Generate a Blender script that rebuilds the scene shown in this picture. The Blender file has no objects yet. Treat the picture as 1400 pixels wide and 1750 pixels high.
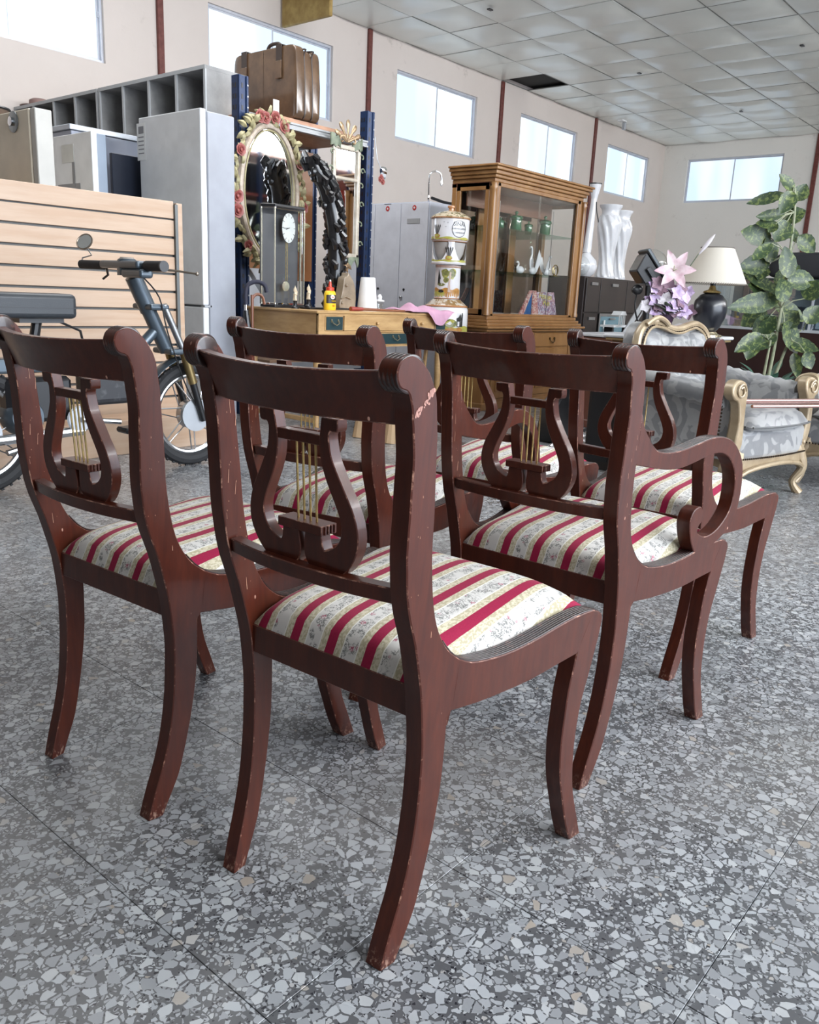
import bpy, bmesh, math, random
from mathutils import Vector, Matrix
C=bpy.context.scene.collection; S=bpy.context.scene
PI=math.pi; R=math.radians
# ---------- camera ----------
cd=bpy.data.cameras.new('camera'); cam=bpy.data.objects.new('camera',cd); C.objects.link(cam); S.camera=cam
FW=Vector((0.74475162,0.61744556,-0.25319164)); RT=Vector((0.64646433,-0.76166841,0.0441033)); UP=Vector((0.16561668,0.19652537,0.96641031))
cam.matrix_world=Matrix(((RT.x,UP.x,-FW.x,0),(RT.y,UP.y,-FW.y,0),(RT.z,UP.z,-FW.z,0.9246),(0,0,0,1)))
cd.sensor_fit='VERTICAL'; cd.sensor_height=24; cd.lens=24*1415.35/1750; cd.clip_start=.05; cd.clip_end=200
S.view_settings.view_transform='Standard'; S.view_settings.look='None'; S.view_settings.exposure=0.0; S.view_settings.gamma=1.0
S.view_settings.use_curve_mapping=False
# ---------- world and lights ----------
W=bpy.data.worlds.new('sky'); S.world=W; W.use_nodes=True
wn=W.node_tree.nodes; bg=wn['Background']; bg.inputs[0].default_value=(.72,.86,1,1); bg.inputs[1].default_value=1.2
def area(name,loc,rot,sx,sy,power,col):
    l=bpy.data.lights.new(name,'AREA'); l.shape='RECTANGLE'; l.size=sx; l.size_y=sy; l.energy=power; l.color=col
    o=bpy.data.objects.new(name,l); o.location=loc; o.rotation_euler=rot; C.objects.link(o); return o
# daylight through the wide open shutter in the right-hand wall, then two added fill lights
area('daylight_shutter',(3.5,-4.1,1.9),(R(90),0,0),8.0,3.2,540,(.80,.88,1))
area('wall_ceiling_fill',(8.0,-4.1,3.85),(R(97),0,0),17.0,.5,820,(.95,.97,1))  # added fill from high on the right, brightens the left wall and ceiling
area('locker_fill',(3.9,4.6,4.1),(0,0,0),2.0,2.4,110,(.97,.98,1))  # added overhead fill, lifts the locker fronts without reaching the chair backs
# ---------- mesh helpers ----------
class MB:
    def __init__(s): s.v=[]; s.f=[]; s.m=[]
    def add(s,vs,fs,mi=0):
        n=len(s.v); s.v+=[tuple(v) for v in vs]; s.f+=[tuple(n+i for i in f) for f in fs]; s.m+=[mi]*len(fs); return s
    def box(s,x0,x1,y0,y1,z0,z1,mi=0):
        return s.add([(x,y,z) for z in (z0,z1) for y in (y0,y1) for x in (x0,x1)],[(0,2,3,1),(4,5,7,6),(0,1,5,4),(2,6,7,3),(0,4,6,2),(1,3,7,5)],mi)
    def prism(s,pts,a0,a1,axis='x',mi=0,fn=None):
        n=len(pts); vs=[]
        ar=sum(pts[i][0]*pts[(i+1)%n][1]-pts[(i+1)%n][0]*pts[i][1] for i in range(n))
        if ar<0: pts=pts[::-1]
        for a in (a0,a1):
            for p,q in pts:
                v={'x':(a,p,q),'y':(p,a,q),'z':(p,q,a)}[axis]
                vs.append(fn(*v) if fn else v)
        flip=(a1<a0)!=(axis=='y')
        F=[tuple(range(n))[::-1],tuple(range(n,2*n))]+[(i,(i+1)%n,n+(i+1)%n,n+i) for i in range(n)]
        if flip: F=[f[::-1] for f in F]
        return s.add(vs,F,mi)
    def tube(s,path,r,seg=8,mi=0,closed=False,flat=None,caps=True):
        path=[Vector(p) for p in path]; n=len(path); rs=r if isinstance(r,(list,tuple)) else [r]*n
        t0=(path[1]-path[0]).normalized(); up=Vector((0,0,1)) if abs(t0.z)<.9 else Vector((1,0,0))
        nrm=t0.cross(up).normalized(); vs=[]
        for i in range(n):
            if closed: t=(path[(i+1)%n]-path[i-1]).normalized()
            else: t=(path[min(i+1,n-1)]-path[max(i-1,0)]).normalized()
            nrm=(nrm-t*nrm.dot(t)).normalized(); b=t.cross(nrm)
            for k in range(seg):
                a=2*PI*k/seg; vs.append(path[i]+(nrm*math.cos(a)+b*math.sin(a)*(flat or 1))*rs[i])
        fs=[]
        for i in range(n if closed else n-1):
            j=(i+1)%n
            for k in range(seg): l=(k+1)%seg; fs.append((i*seg+k,i*seg+l,j*seg+l,j*seg+k))
        if not closed and caps: fs+=[tuple(range(seg))[::-1],tuple((n-1)*seg+k for k in range(seg))]
        return s.add(vs,fs,mi)
    def lathe(s,prof,seg=24,o=(0,0,0),axis='z',mi=0,twist=None,sx=1,sy=1):
        vs=[];n=len(prof)
        for i,(r,h) in enumerate(prof):
            for k in range(seg):
                a=2*PI*k/seg; rr=r*(twist(a,i/(n-1)) if twist else 1)
                x,y=rr*math.cos(a)*sx,rr*math.sin(a)*sy
                v={'z':(x,y,h),'x':(h,x,y),'y':(y,h,x)}[axis]; vs.append((v[0]+o[0],v[1]+o[1],v[2]+o[2]))
        fs=[(i*seg+k,i*seg+(k+1)%seg,(i+1)*seg+(k+1)%seg,(i+1)*seg+k) for i in range(n-1) for k in range(seg)]
        fs+=[tuple(range(seg))[::-1],tuple((n-1)*seg+k for k in range(seg))]
        return s.add(vs,fs,mi)
    def ball(s,c,r,seg=12,mi=0,sc=(1,1,1)):
        prof=[(max(1e-4,math.sin(PI*i/(seg//2+2))),-math.cos(PI*i/(seg//2+2))) for i in range(seg//2+3)]
        n=len(s.v); s.lathe(prof,seg,mi=mi)
        for i in range(n,len(s.v)): v=s.v[i]; s.v[i]=(c[0]+v[0]*r*sc[0],c[1]+v[1]*r*sc[1],c[2]+v[2]*r*sc[2])
        return s
    def grid(s,nx,ny,fn,mi=0,thick=None):
        vs=[fn(i/nx,j/ny) for j in range(ny+1) for i in range(nx+1)]
        fs=[(j*(nx+1)+i,j*(nx+1)+i+1,(j+1)*(nx+1)+i+1,(j+1)*(nx+1)+i) for j in range(ny) for i in range(nx)]
        if thick:
            n=len(vs); d=Vector(thick); vs=vs+[tuple(Vector(v)+d) for v in vs]
            b=[j*(nx+1) for j in range(ny+1)]
            fs=fs+[tuple(q+n for q in f[::-1]) for f in fs]
            ed=[(i,i+1) for i in range(nx)]+[(ny*(nx+1)+i+1,ny*(nx+1)+i) for i in range(nx)]
            ed+=[((j+1)*(nx+1),j*(nx+1)) for j in range(ny)]+[(j*(nx+1)+nx,(j+1)*(nx+1)+nx) for j in range(ny)]
            fs+=[(q,p,p+n,q+n) for p,q in ed]
        return s.add(vs,fs,mi)
    def rot(s,axis,ang,about=(0,0,0),start=0):
        Mx=Matrix.Translation(about)@Matrix.Rotation(ang,4,axis)@Matrix.Translation([-a for a in about])
        s.v=s.v[:start]+[tuple(Mx@Vector(v)) for v in s.v[start:]]; return s
    def move(s,dx,dy,dz,start=0):
        s.v=s.v[:start]+[(v[0]+dx,v[1]+dy,v[2]+dz) for v in s.v[start:]]; return s
    def build(s,name,mats,parent=None,smooth=False,bevel=0,bseg=1,bmat=-1,angle=35,loc=None,rot=None):
        me=bpy.data.meshes.new(name); me.from_pydata(s.v,[],s.f)
        mats=mats if isinstance(mats,(list,tuple)) else [mats]
        for m_ in mats: me.materials.append(m_)
        me.polygons.foreach_set('material_index',s.m)
        me.update(); me.validate()
        if smooth: me.shade_smooth(); me.set_sharp_from_angle(angle=R(angle))
        o=bpy.data.objects.new(name,me); C.objects.link(o)
        if bevel:
            b=o.modifiers.new('bevel','BEVEL'); b.width=bevel; b.segments=bseg; b.limit_method='ANGLE'; b.angle_limit=R(40)
            if bmat>=0: b.material=bmat
        if parent is not None: o.parent=parent
        if loc: o.location=loc
        if rot: o.rotation_euler=rot
        return o
def tag(o,label,cat,group=None,kind=None):
    o['label']=label; o['category']=cat
    if group: o['group']=group
    if kind: o['kind']=kind
    return o
def thing(name,label,cat,loc=(0,0,0),rz=0,group=None):
    o=bpy.data.objects.new(name,None); o.empty_display_size=.05; C.objects.link(o); o.location=loc; o.rotation_euler=(0,0,rz)
    return tag(o,label,cat,group)
def struct(o): o['kind']='structure'; return o
def stuff(o): o['kind']='stuff'; return o
def copy_part(src,parent,loc=None,rot=None,scale=None):
    c=src.copy(); C.objects.link(c); c.parent=parent
    if loc is not None: c.location=loc
    if rot is not None: c.rotation_euler=rot
    if scale is not None: c.scale=scale
    return c
def copy_tree(root,loc,rz,label,group=None):
    r=root.copy(); C.objects.link(r); r.location=loc; r.rotation_euler=(0,0,rz); r['label']=label
    if group: r['group']=group
    for ch in list(root.children):
        c=ch.copy(); C.objects.link(c); c.parent=r
        for g in ch.children: d=g.copy(); C.objects.link(d); d.parent=c
    return r
def cr(pts,n=3,corners=()):
    out=[];N=len(pts)
    for i in range(N):
        p0,p1,p2,p3=pts[i-1],pts[i],pts[(i+1)%N],pts[(i+2)%N]
        if i in corners: p0=p1
        if (i+1)%N in corners: p3=p2
        for k in range(n):
            t=k/n
            out.append(tuple(.5*((2*p1[a])+(-p0[a]+p2[a])*t+(2*p0[a]-5*p1[a]+4*p2[a]-p3[a])*t*t+(-p0[a]+3*p1[a]-3*p2[a]+p3[a])*t**3) for a in range(len(p1))))
    return out
def crp(pts,n=4):
    out=[];N=len(pts)
    for i in range(N-1):
        p0,p1,p2,p3=pts[max(i-1,0)],pts[i],pts[i+1],pts[min(i+2,N-1)]
        for k in range(n):
            t=k/n; out.append(tuple(.5*((2*p1[a])+(-p0[a]+p2[a])*t+(2*p0[a]-5*p1[a]+4*p2[a]-p3[a])*t*t+(-p0[a]+3*p1[a]-3*p2[a]+p3[a])*t**3) for a in range(len(p1))))
    out.append(tuple(pts[-1])); return out
def text(body,size,mat,parent,loc,rot,name='lettering',cyl=None,ext=.0006,align='CENTER'):
    cu=bpy.data.curves.new(name,'FONT'); cu.body=body; cu.size=size; cu.align_x=align; cu.align_y='CENTER'; cu.extrude=0 if cyl else ext
    t=bpy.data.objects.new(name,cu); me=bpy.data.meshes.new_from_object(t); bpy.data.objects.remove(t)
    if cyl:
        for v in me.vertices: a=v.co.x/cyl; v.co=Vector((cyl*math.sin(a),v.co.y,cyl*math.cos(a)-cyl))
    me.materials.clear(); me.materials.append(mat)
    o=bpy.data.objects.new(name,me); C.objects.link(o); o.parent=parent; o.location=loc; o.rotation_euler=rot; return o
# ---------- materials ----------
class NT:
    def __init__(s,name):
        s.mat=bpy.data.materials.new(name); s.mat.use_nodes=True; s.n=s.mat.node_tree.nodes; s.l=s.mat.node_tree.links; s.b=s.n['Principled BSDF']
    def node(s,t,**k):
        n=s.n.new(t)
        for a,v in k.items():
            if a.startswith('i_'):
                key=a[2:]; key=int(key) if key.isdigit() else key.replace('_',' ')
                if hasattr(v,'is_output'): s.l.new(v,n.inputs[key])
                else: n.inputs[key].default_value=v
            else: setattr(n,a,v)
        return n
    def coord(s,kind='Object',scale=(1,1,1),rot=(0,0,0)):
        if kind=='World': o=s.node('ShaderNodeNewGeometry').outputs['Position']
        else: o=s.node('ShaderNodeTexCoord').outputs[kind]
        return s.node('ShaderNodeMapping',i_Vector=o,i_Scale=scale,i_Rotation=rot).outputs[0]
    def noise(s,vec,scale,detail=3,rough=.5,dist=0): return s.node('ShaderNodeTexNoise',i_Vector=vec,i_Scale=scale,i_Detail=detail,i_Roughness=rough,i_Distortion=dist).outputs['Fac']
    def ramp(s,fac,stops,interp='LINEAR'):
        r=s.node('ShaderNodeValToRGB',i_Fac=fac); r.color_ramp.interpolation=interp; e=r.color_ramp.elements
        while len(e)<len(stops): e.new(.5)
        for x,(p,c) in zip(e,stops): x.position=p; x.color=(c,c,c,1) if isinstance(c,(int,float)) else (*c[:3],1)
        return r.outputs[0]
    def mix(s,f,a,b,mode='MIX'):
        m=s.node('ShaderNodeMix',data_type='RGBA',blend_type=mode)
        for k,v in ((0,f),(6,a),(7,b)):
            if hasattr(v,'is_output'): s.l.new(v,m.inputs[k])
            else: m.inputs[k].default_value=v if k==0 else (*v[:3],1)
        return m.outputs[2]
    def math(s,op,a,b=0,c=0):
        m=s.node('ShaderNodeMath',operation=op)
        for k,v in enumerate((a,b,c)):
            if hasattr(v,'is_output'): s.l.new(v,m.inputs[k])
            elif k<len(m.inputs): m.inputs[k].default_value=v
        return m.outputs[0]
    def set(s,**k):
        for a,v in k.items():
            key=a.replace('_',' ')
            if hasattr(v,'is_output'): s.l.new(v,s.b.inputs[key])
            else: s.b.inputs[key].default_value=(*v,1) if isinstance(v,tuple) and len(v)==3 else v
        return s
    def bump(s,h,strength=.3,dist=.002):
        b=s.node('ShaderNodeBump',i_Height=h,i_Strength=strength,i_Distance=dist); s.l.new(b.outputs[0],s.b.inputs['Normal']); return s
_c={}
def mat(name,col,rough=.5,metal=0,col2=None,scale=8,stretch=(1,1,1),bump=0,bscale=60,coat=0,detail=4,spec=.5,lo=.35,hi=.65,**kw):
    if name in _c: return _c[name]
    t=NT(name); v=t.coord('Object',stretch)
    if col2: t.set(Base_Color=t.mix(t.ramp(t.noise(v,scale,detail,.6),[(lo,0),(hi,1)]),col,col2))
    else:
        t.set(Base_Color=t.mix(t.ramp(t.noise(v,scale,3),[(.3,0),(.7,1)]),tuple(c*.93 for c in col),tuple(min(1,c*1.05) for c in col)))
    t.set(Roughness=rough,Metallic=metal,Coat_Weight=coat,Coat_Roughness=.12,Specular_IOR_Level=spec,**kw)
    if bump: t.bump(t.noise(t.coord('Object',stretch),bscale,4,.6),bump,.003)
    _c[name]=t.mat; return t.mat
def glass(name,col=(.9,.97,.95),rough=.02,alpha=.15):
    if name in _c: return _c[name]
    t=NT(name); n=t.n; tr=t.node('ShaderNodeBsdfTransparent'); tr.inputs[0].default_value=(*col,1)
    gl=t.node('ShaderNodeBsdfGlossy'); gl.inputs['Roughness'].default_value=rough
    lw=t.node('ShaderNodeLayerWeight',i_Blend=.5).outputs['Facing']
    f=t.math('ADD',t.math('MULTIPLY',t.math('POWER',lw,4.),.45),.03+alpha*.12)
    mx=t.node('ShaderNodeMixShader'); t.l.new(f,mx.inputs[0]); t.l.new(tr.outputs[0],mx.inputs[1]); t.l.new(gl.outputs[0],mx.inputs[2])
    t.l.new(mx.outputs[0],n['Material Output'].inputs[0]); _c[name]=t.mat; return t.mat
def wood_chair():
    t=NT('mahogany'); v=t.coord('Object',(9,9,1.3)); n1=t.noise(v,6,5,.6,.6); n2=t.noise(t.coord('Object',(30,30,3)),9,3)
    c=t.mix(t.ramp(n1,[(.25,0),(.75,1)]),(.044,.0082,.0042),(.088,.0175,.0072)); c=t.mix(t.ramp(n2,[(.35,.18),(.6,0)]),c,(.03,.008,.006))
    vo=t.node('ShaderNodeTexVoronoi',i_Vector=t.coord('Object',(1,1,.55)),i_Scale=70.)
    sp=t.math('MULTIPLY',t.ramp(vo.outputs['Distance'],[(.10,1),(.14,0)]),t.ramp(t.node('ShaderNodeSeparateColor',i_Color=vo.outputs['Color']).outputs[0],[(.955,0),(.965,1)]))
    sp=t.math('MULTIPLY',sp,t.ramp(t.noise(t.coord('Object'),7,2),[(.45,0),(.6,1)]))
    c=t.mix(sp,c,(.55,.30,.22))
    oz=t.node('ShaderNodeSeparateXYZ',i_Vector=t.coord('Object')).outputs[2]
    ft_=t.math('MULTIPLY',t.ramp(oz,[(.004,1),(.030,0)]),t.ramp(t.noise(t.coord('Object',(1,1,.5)),160,3,.7),[(.50,0),(.62,.8)])); c=t.mix(ft_,c,(.38,.23,.17))
    t.set(Base_Color=c,Roughness=t.ramp(t.noise(t.coord('Object'),14,4),[(.3,.30),(.7,.42)]),Coat_Weight=.20,Coat_Roughness=.12,Specular_IOR_Level=.28)
    w=NT('mahogany_worn_edge'); n=w.noise(w.coord('Object'),55,5,.7)
    w.set(Base_Color=w.mix(w.ramp(n,[(.54,0),(.66,1)]),(.08,.018,.010),(.45,.23,.16)),Roughness=.45)
    d=NT('mahogany_reeded'); d.set(Base_Color=d.mix(d.ramp(d.noise(d.coord('Object'),90,3),[(.58,0),(.75,1)]),(.022,.009,.008),(.15,.065,.05)),Roughness=.32,Coat_Weight=.3)
    return t.mat,w.mat,d.mat
WOOD,WORN,REED=wood_chair()
def fabric():
    t=NT('striped_brocade'); co=t.coord('Object'); sx=t.node('ShaderNodeSeparateXYZ',i_Vector=co).outputs
    xs=t.math('MULTIPLY',sx[0],t.math('ADD',t.math('MULTIPLY',sx[1],.09),1.)); ph=t.math('FRACT',t.math('DIVIDE',t.math('ADD',xs,.1440+.0705*4),.0705))   # 0 at a crimson stripe's left edge
    def band(a,b): return t.math('MULTIPLY',t.math('GREATER_THAN',ph,a),t.math('LESS_THAN',ph,b))
    nz=t.noise(t.coord('Object'),420,3); cream=t.mix(nz,(.50,.46,.38),(.66,.62,.55))
    gold=t.mix(t.ramp(t.noise(t.coord('Object',(1,.6,1)),260,2),[(.45,0),(.55,1)]),(.40,.35,.235),(.56,.50,.37))
    vo=t.node('ShaderNodeTexVoronoi',i_Vector=t.coord('Object',(1.5,1,1)),i_Scale=150.)
    nb=t.noise(t.coord('Object'),60,2); nn=t.noise(t.coord('Object',(1,1,1)),230,3,.6,1.5)
    leaf=t.math('MULTIPLY',t.ramp(nn,[(.49,0),(.52,1)]),t.ramp(nb,[(.45,0),(.54,1)]))
    base=t.mix(t.math('MULTIPLY',leaf,.85),(.59,.56,.53),(.13,.13,.12))
    vf=t.node('ShaderNodeTexVoronoi',i_Vector=t.coord('Object',(1,1,1)),i_Scale=46.)
    rose=t.math('MULTIPLY',t.ramp(vf.outputs['Distance'],[(.16,1),(.24,0)]),t.ramp(nn,[(.44,0),(.5,1)]))
    flor=t.mix(t.math('MULTIPLY',rose,.8),base,(.36,.07,.12))
    c=t.mix(band(.245,.42),cream,gold); c=t.mix(band(.83,1.0),c,gold); c=t.mix(band(.45,.80),c,flor)
    crim=t.mix(nz,(.20,.004,.030),(.32,.008,.052)); c=t.mix(band(0,.245),c,crim)
    c=t.mix(t.math('MULTIPLY',t.math('ADD',band(.42,.45),band(.80,.83)),.9),c,(.72,.70,.65))
    t.set(Base_Color=c,Roughness=.75,Sheen_Weight=.06,Sheen_Roughness=.4,Specular_IOR_Level=.25); t.bump(t.noise(t.coord('Object'),900,2),.25,.001)
    return t.mat
FAB=fabric(); PALE=mat('bare_scratched_wood',(.42,.22,.14),.6)
BRASS=mat('brass',(.75,.55,.22),.3,.9,col2=(.45,.33,.15),scale=60)
# ---------- room ----------
HW=4.15; YW=8.03; XB=17.44; XF=-3.4; YR=-4.2; TL=.755
def floor_mat():
    t=NT('terrazzo'); g=t.coord('World'); nz=t.node('ShaderNodeTexNoise',i_Vector=g,i_Scale=60.,i_Detail=2.).outputs['Color']
    p=t.node('ShaderNodeVectorMath',operation='ADD'); t.l.new(g,p.inputs[0])
    sc=t.node('ShaderNodeVectorMath',operation='SCALE',i_0=nz,i_Scale=.006); t.l.new(sc.outputs[0],p.inputs[1]); P=p.outputs[0]
    def chips(scale,gap,keep,off):
        m=t.node('ShaderNodeMapping',i_Vector=P,i_Location=off,i_Scale=(1,1,.0)).outputs[0]
        a=t.node('ShaderNodeTexVoronoi',feature='DISTANCE_TO_EDGE',i_Vector=m,i_Scale=scale).outputs['Distance']
        b=t.node('ShaderNodeTexVoronoi',feature='F1',i_Vector=m,i_Scale=scale).outputs['Color']
        s_=t.node('ShaderNodeSeparateColor',i_Color=b).outputs
        th=t.math('ADD',t.math('MULTIPLY',s_[1],gap*1.6),gap)
        return t.math('MULTIPLY',t.math('GREATER_THAN',a,th),t.math('GREATER_THAN',s_[0],1-keep)),s_[2],s_[1]
    k1,r1,q1=chips(60,.045,.60,(0,0,0)); k2,r2,q2=chips(125,.07,.72,(3.1,1.7,0)); k3,r3,q3=chips(190,.12,.30,(7.1,4.2,0))
    def chipcol(r,q): return t.ramp(r,[(0,(.25,.256,.268)),(.35,(.32,.33,.345)),(.8,(.40,.412,.43)),(.965,(.45,.455,.46)),(1,(.33,.28,.23))])
    mtx=t.mix(t.noise(g,7,4),(.075,.076,.082),(.115,.116,.122))
    c=mtx; c=t.mix(k2,c,t.mix(.18,chipcol(r2,q2),(.2,.2,.2))); c=t.mix(k3,c,(.02,.02,.026)); c=t.mix(k1,c,chipcol(r1,q1))
    dirt=t.ramp(t.noise(t.coord('World',(1,1,0)),1.7,5,.65),[(.42,0),(.62,.5)]); c=t.mix(t.math('MULTIPLY',dirt,.55),c,(.07,.065,.07))
    warm=t.ramp(t.noise(t.coord('World',(1,1,0)),.9,3),[(.45,0),(.6,.25)]); c=t.mix(warm,c,(.30,.27,.24))
    t.set(Base_Color=c,Roughness=t.ramp(t.noise(g,4,4),[(.3,.22),(.7,.38)]),Specular_IOR_Level=.5); return t.mat
FLOOR=floor_mat()
GROUT=mat('dark_joint',(.10,.10,.105),.8)
fl=struct(MB().box(XF,XB,YR,YW,-.12,-.004).build('floor',GROUT))
TF=.4035; tx0=.98-TF*2; ty0=.28-TF*3
ft=None
for i in range(13):
    for j in range(14):
        if ft is None: ft=MB().box(.0006,TF-.0006,.0006,TF-.0006,-.012,0).build('floor_tile',FLOOR,fl,bevel=.0005); o=ft
        else: o=copy_part(ft,fl)
        o.location=(tx0+i*TF,ty0+j*TF,0)
X1=tx0+13*TF; Y1=ty0+14*TF
m=MB()
def ftiles(x0,x1,y0,y1):
    nx=max(1,round((x1-x0)/TF)); ny=max(1,round((y1-y0)/TF))
    for i in range(nx):
        for j in range(ny): a=x0+(x1-x0)*i/nx; b=y0+(y1-y0)*j/ny; m.box(a+.001,a+(x1-x0)/nx-.001,b+.001,b+(y1-y0)/ny-.001,-.012,0)
ftiles(X1,XB,ty0,YW); ftiles(tx0,X1,Y1,YW); ftiles(XF,XB,YR,ty0); ftiles(XF,tx0,ty0,YW)
stuff(m.build('floor_tiles',FLOOR,fl))
def wall_mat(name,c1,c2):
    t=NT(name); v=t.coord('World'); c=t.mix(t.noise(v,1.2,5,.6),c1,c2)
    st=t.math('MULTIPLY',t.ramp(t.noise(v,5,6,.7),[(.60,0),(.72,1)]),t.ramp(t.noise(v,.9,2),[(.5,0),(.62,.6)])); c=t.mix(st,c,(.36,.31,.28))
    t.set(Base_Color=c,Roughness=.75).bump(t.noise(v,25,4),.15,.004); return t.mat
WL=wall_mat('cream_plaster',(.59,.52,.475),(.68,.61,.565)); WB=wall_mat('pale_plaster',(.72,.69,.64),(.78,.75,.70))
def wall_x(name,y0,y1,holes,xs,zs,m_):   # wall along X between y0,y1 with holes [(x0,x1,z0,z1)]
    m=MB(); hs=sorted(holes); x=xs[0]
    for a,b,c,d in hs:
        m.box(x,a,y0,y1,zs[0],zs[1]); m.box(a,b,y0,y1,zs[0],c); m.box(a,b,y0,y1,d,zs[1]); x=b
    m.box(x,xs[1],y0,y1,zs[0],zs[1]); return struct(m.build(name,m_))
WZ0,WZ1=2.955,3.805
wl=[(2.98,4.78),(5.99,7.83),(9.02,10.83),(12.02,13.83),(14.98,16.76)]
wall_x('wall_left',YW,YW+.22,[(a,b,WZ0,WZ1) for a,b in wl],(XF,XB+.2),(0,HW+.1),WL)
m=MB(); a,b=5.62,7.51
m.box(XB,XB+.2,YR,a,0,HW+.1); m.box(XB,XB+.2,b,YW,0,HW+.1); m.box(XB,XB+.2,a,b,0,3.01); m.box(XB,XB+.2,a,b,3.84,HW+.1); struct(m.build('wall_back',WB))
wall_x('wall_right',YR-.2,YR,[(-.6,7.6,.2,3.6)],(XF,XB),(0,HW+.1),WB)
m=MB(); m.box(XF-.2,XF,YR,-1.5,0,HW+.1); m.box(XF-.2,XF,3.5,YW,0,HW+.1); m.box(XF-.2,XF,-1.5,3.5,3.8,HW+.1); m.box(XF-.2,XF,-1.5,3.5,0,3.8); struct(m.build('wall_front',mat('dark_low_bounce_wall',(.09,.075,.065),.7)))  # unseen wall coloured dark to keep bounce light off the chair backs
ALU=mat('aluminium_frame',(.58,.60,.66),.4,.4)
def pane_mat():
    t=NT('frosted_pane_daylight'); v=t.coord('World'); n=t.noise(t.coord('World',(1.3,1.3,.25)),1.1,2)
    c=t.mix(t.ramp(n,[(.38,0),(.6,1)]),(.62,.80,1.0),(.86,.95,1.0))
    t.set(Base_Color=(.25,.27,.3),Roughness=.5,Emission_Color=c,Emission_Strength=1.02); return t.mat
PANE=pane_mat()
def window(n,a,b,z0,z1,axis):
    L=b-a; f=MB(); w=.024
    f.box(0,L,0,.05,0,w); f.box(0,L,0,.05,z1-z0-w,z1-z0); f.box(0,w,0,.05,w,z1-z0-w); f.box(L-w,L,0,.05,w,z1-z0-w)
    o=struct(f.build('window_%d'%n,ALU))
    for k in (0,1):
        x0=w if k==0 else L/2-.01; x1=L/2+.01 if k==0 else L-w; y=.012+.02*k; s_=MB(); h=z1-z0-w; q=.018
        s_.box(x0,x1,y,y+.016,w,w+q); s_.box(x0,x1,y,y+.016,h-q,h); s_.box(x0,x0+q,y,y+.016,w+q,h-q); s_.box(x1-q,x1,y,y+.016,w+q,h-q)
        sa=s_.build('sash',ALU,o); MB().box(x0+q,x1-q,y+.006,y+.01,w+q,h-q).build('pane',PANE,sa)
        MB().box((x0-.01,x1-.005)[k]-.005,(x0+.008,x1+.01)[k],y-.015,y,.4,.45).build('catch',ALU,sa)
    if axis=='x': o.location=(a,YW+.03,z0)
    else: o.location=(XB+.03,b,z0); o.rotation_euler=(0,0,R(-90))
for i,(a,b) in enumerate(wl): window(i+1,a,b,WZ0,WZ1,'x')
window(6,5.62,7.51,3.01,3.84,'y')
RED=mat('oxblood_paint',(.105,.022,.016),.5,col2=(.16,.045,.035),scale=20)
k=0
for x in (5.39,8.46,11.44,14.43):
    k+=1; struct(MB().box(x-.035,x+.035,YW-.035,YW,0,HW-.01).build('trim_%d'%k,RED,bevel=.004))
for y in (5.02,2.0):
    k+=1; struct(MB().box(XB-.035,XB,y-.04,y+.04,0,HW-.01).build('trim_%d'%k,RED,bevel=.004))
# ceiling
CEIL=mat('vinyl_ceiling_panel',(.82,.835,.78),.27,col2=(.85,.865,.81),scale=2,bump=.04,bscale=5,spec=.55)
GRID=mat('ceiling_rail',(.22,.22,.20),.5)
ce=struct(MB().box(XF,XB,YR,YW,HW+.06,HW+.16).build('ceiling',mat('dark_void',(.03,.028,.025),.9)))
protos=[]
random.seed(5)
for q in range(5):
    s_=[.022,.034,.044,.028,.038][q]; tw=random.uniform(-.012,.012)
    protos.append(MB().grid(8,8,lambda u,v:(.006+u*(TL-.012),.006+(1-v)*(TL-.012),-s_*(4*u*(1-u))**.7*(4*v*(1-v))**.7*(1+.35*math.sin(5*u+q)) +tw*(u-.5)*(v-.5)*.6),thick=(0,0,.008)))
pro=[None]*5
NXc=14; xs0=XB-NXc*TL
hole=(XB-8*TL, YW-TL)   # lower-left corner of the missing tile
cnt=0
for i in range(NXc):
    for j in range(9):
        x=xs0+i*TL; y=YW-(j+1)*TL
        if abs(x-hole[0])<.1 and abs(y-hole[1])<.1: continue
        q=random.randrange(5)
        if pro[q] is None: pro[q]=protos[q].build('ceiling_tile',CEIL,ce,smooth=True); o=pro[q]
        else: o=copy_part(pro[q],ce)
        o.location=(x,y,HW+random.uniform(-.004,.004))
m=MB(); nx=int((xs0-XF)/TL)
for i in range(nx+1):
    for j in range(19):
        x=xs0-(i+1)*TL; y=YW-(j+1)*TL
        if y>YR-.3: m.box(max(x,XF)+.006,x+TL-.006,max(y,YR)+.006,y+TL-.006,HW,HW+.008)
for i in range(NXc):
    for j in range(9,19): x=xs0+i*TL; y=YW-(j+1)*TL; m.box(x+.006,x+TL-.006,max(y,YR)+.006,y+TL-.006,HW,HW+.008)
stuff(m.build('ceiling_tiles',CEIL,ce))
m=MB()
for i in range(NXc+1): m.box(xs0+i*TL-.005,xs0+i*TL+.005,YW-9*TL,YW,HW+.001,HW+.014)
for j in range(10): m.box(xs0,XB,YW-j*TL-.006,YW-j*TL+.006,HW+.0,HW+.014)
m.build('grid_rail',GRID,ce)
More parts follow.
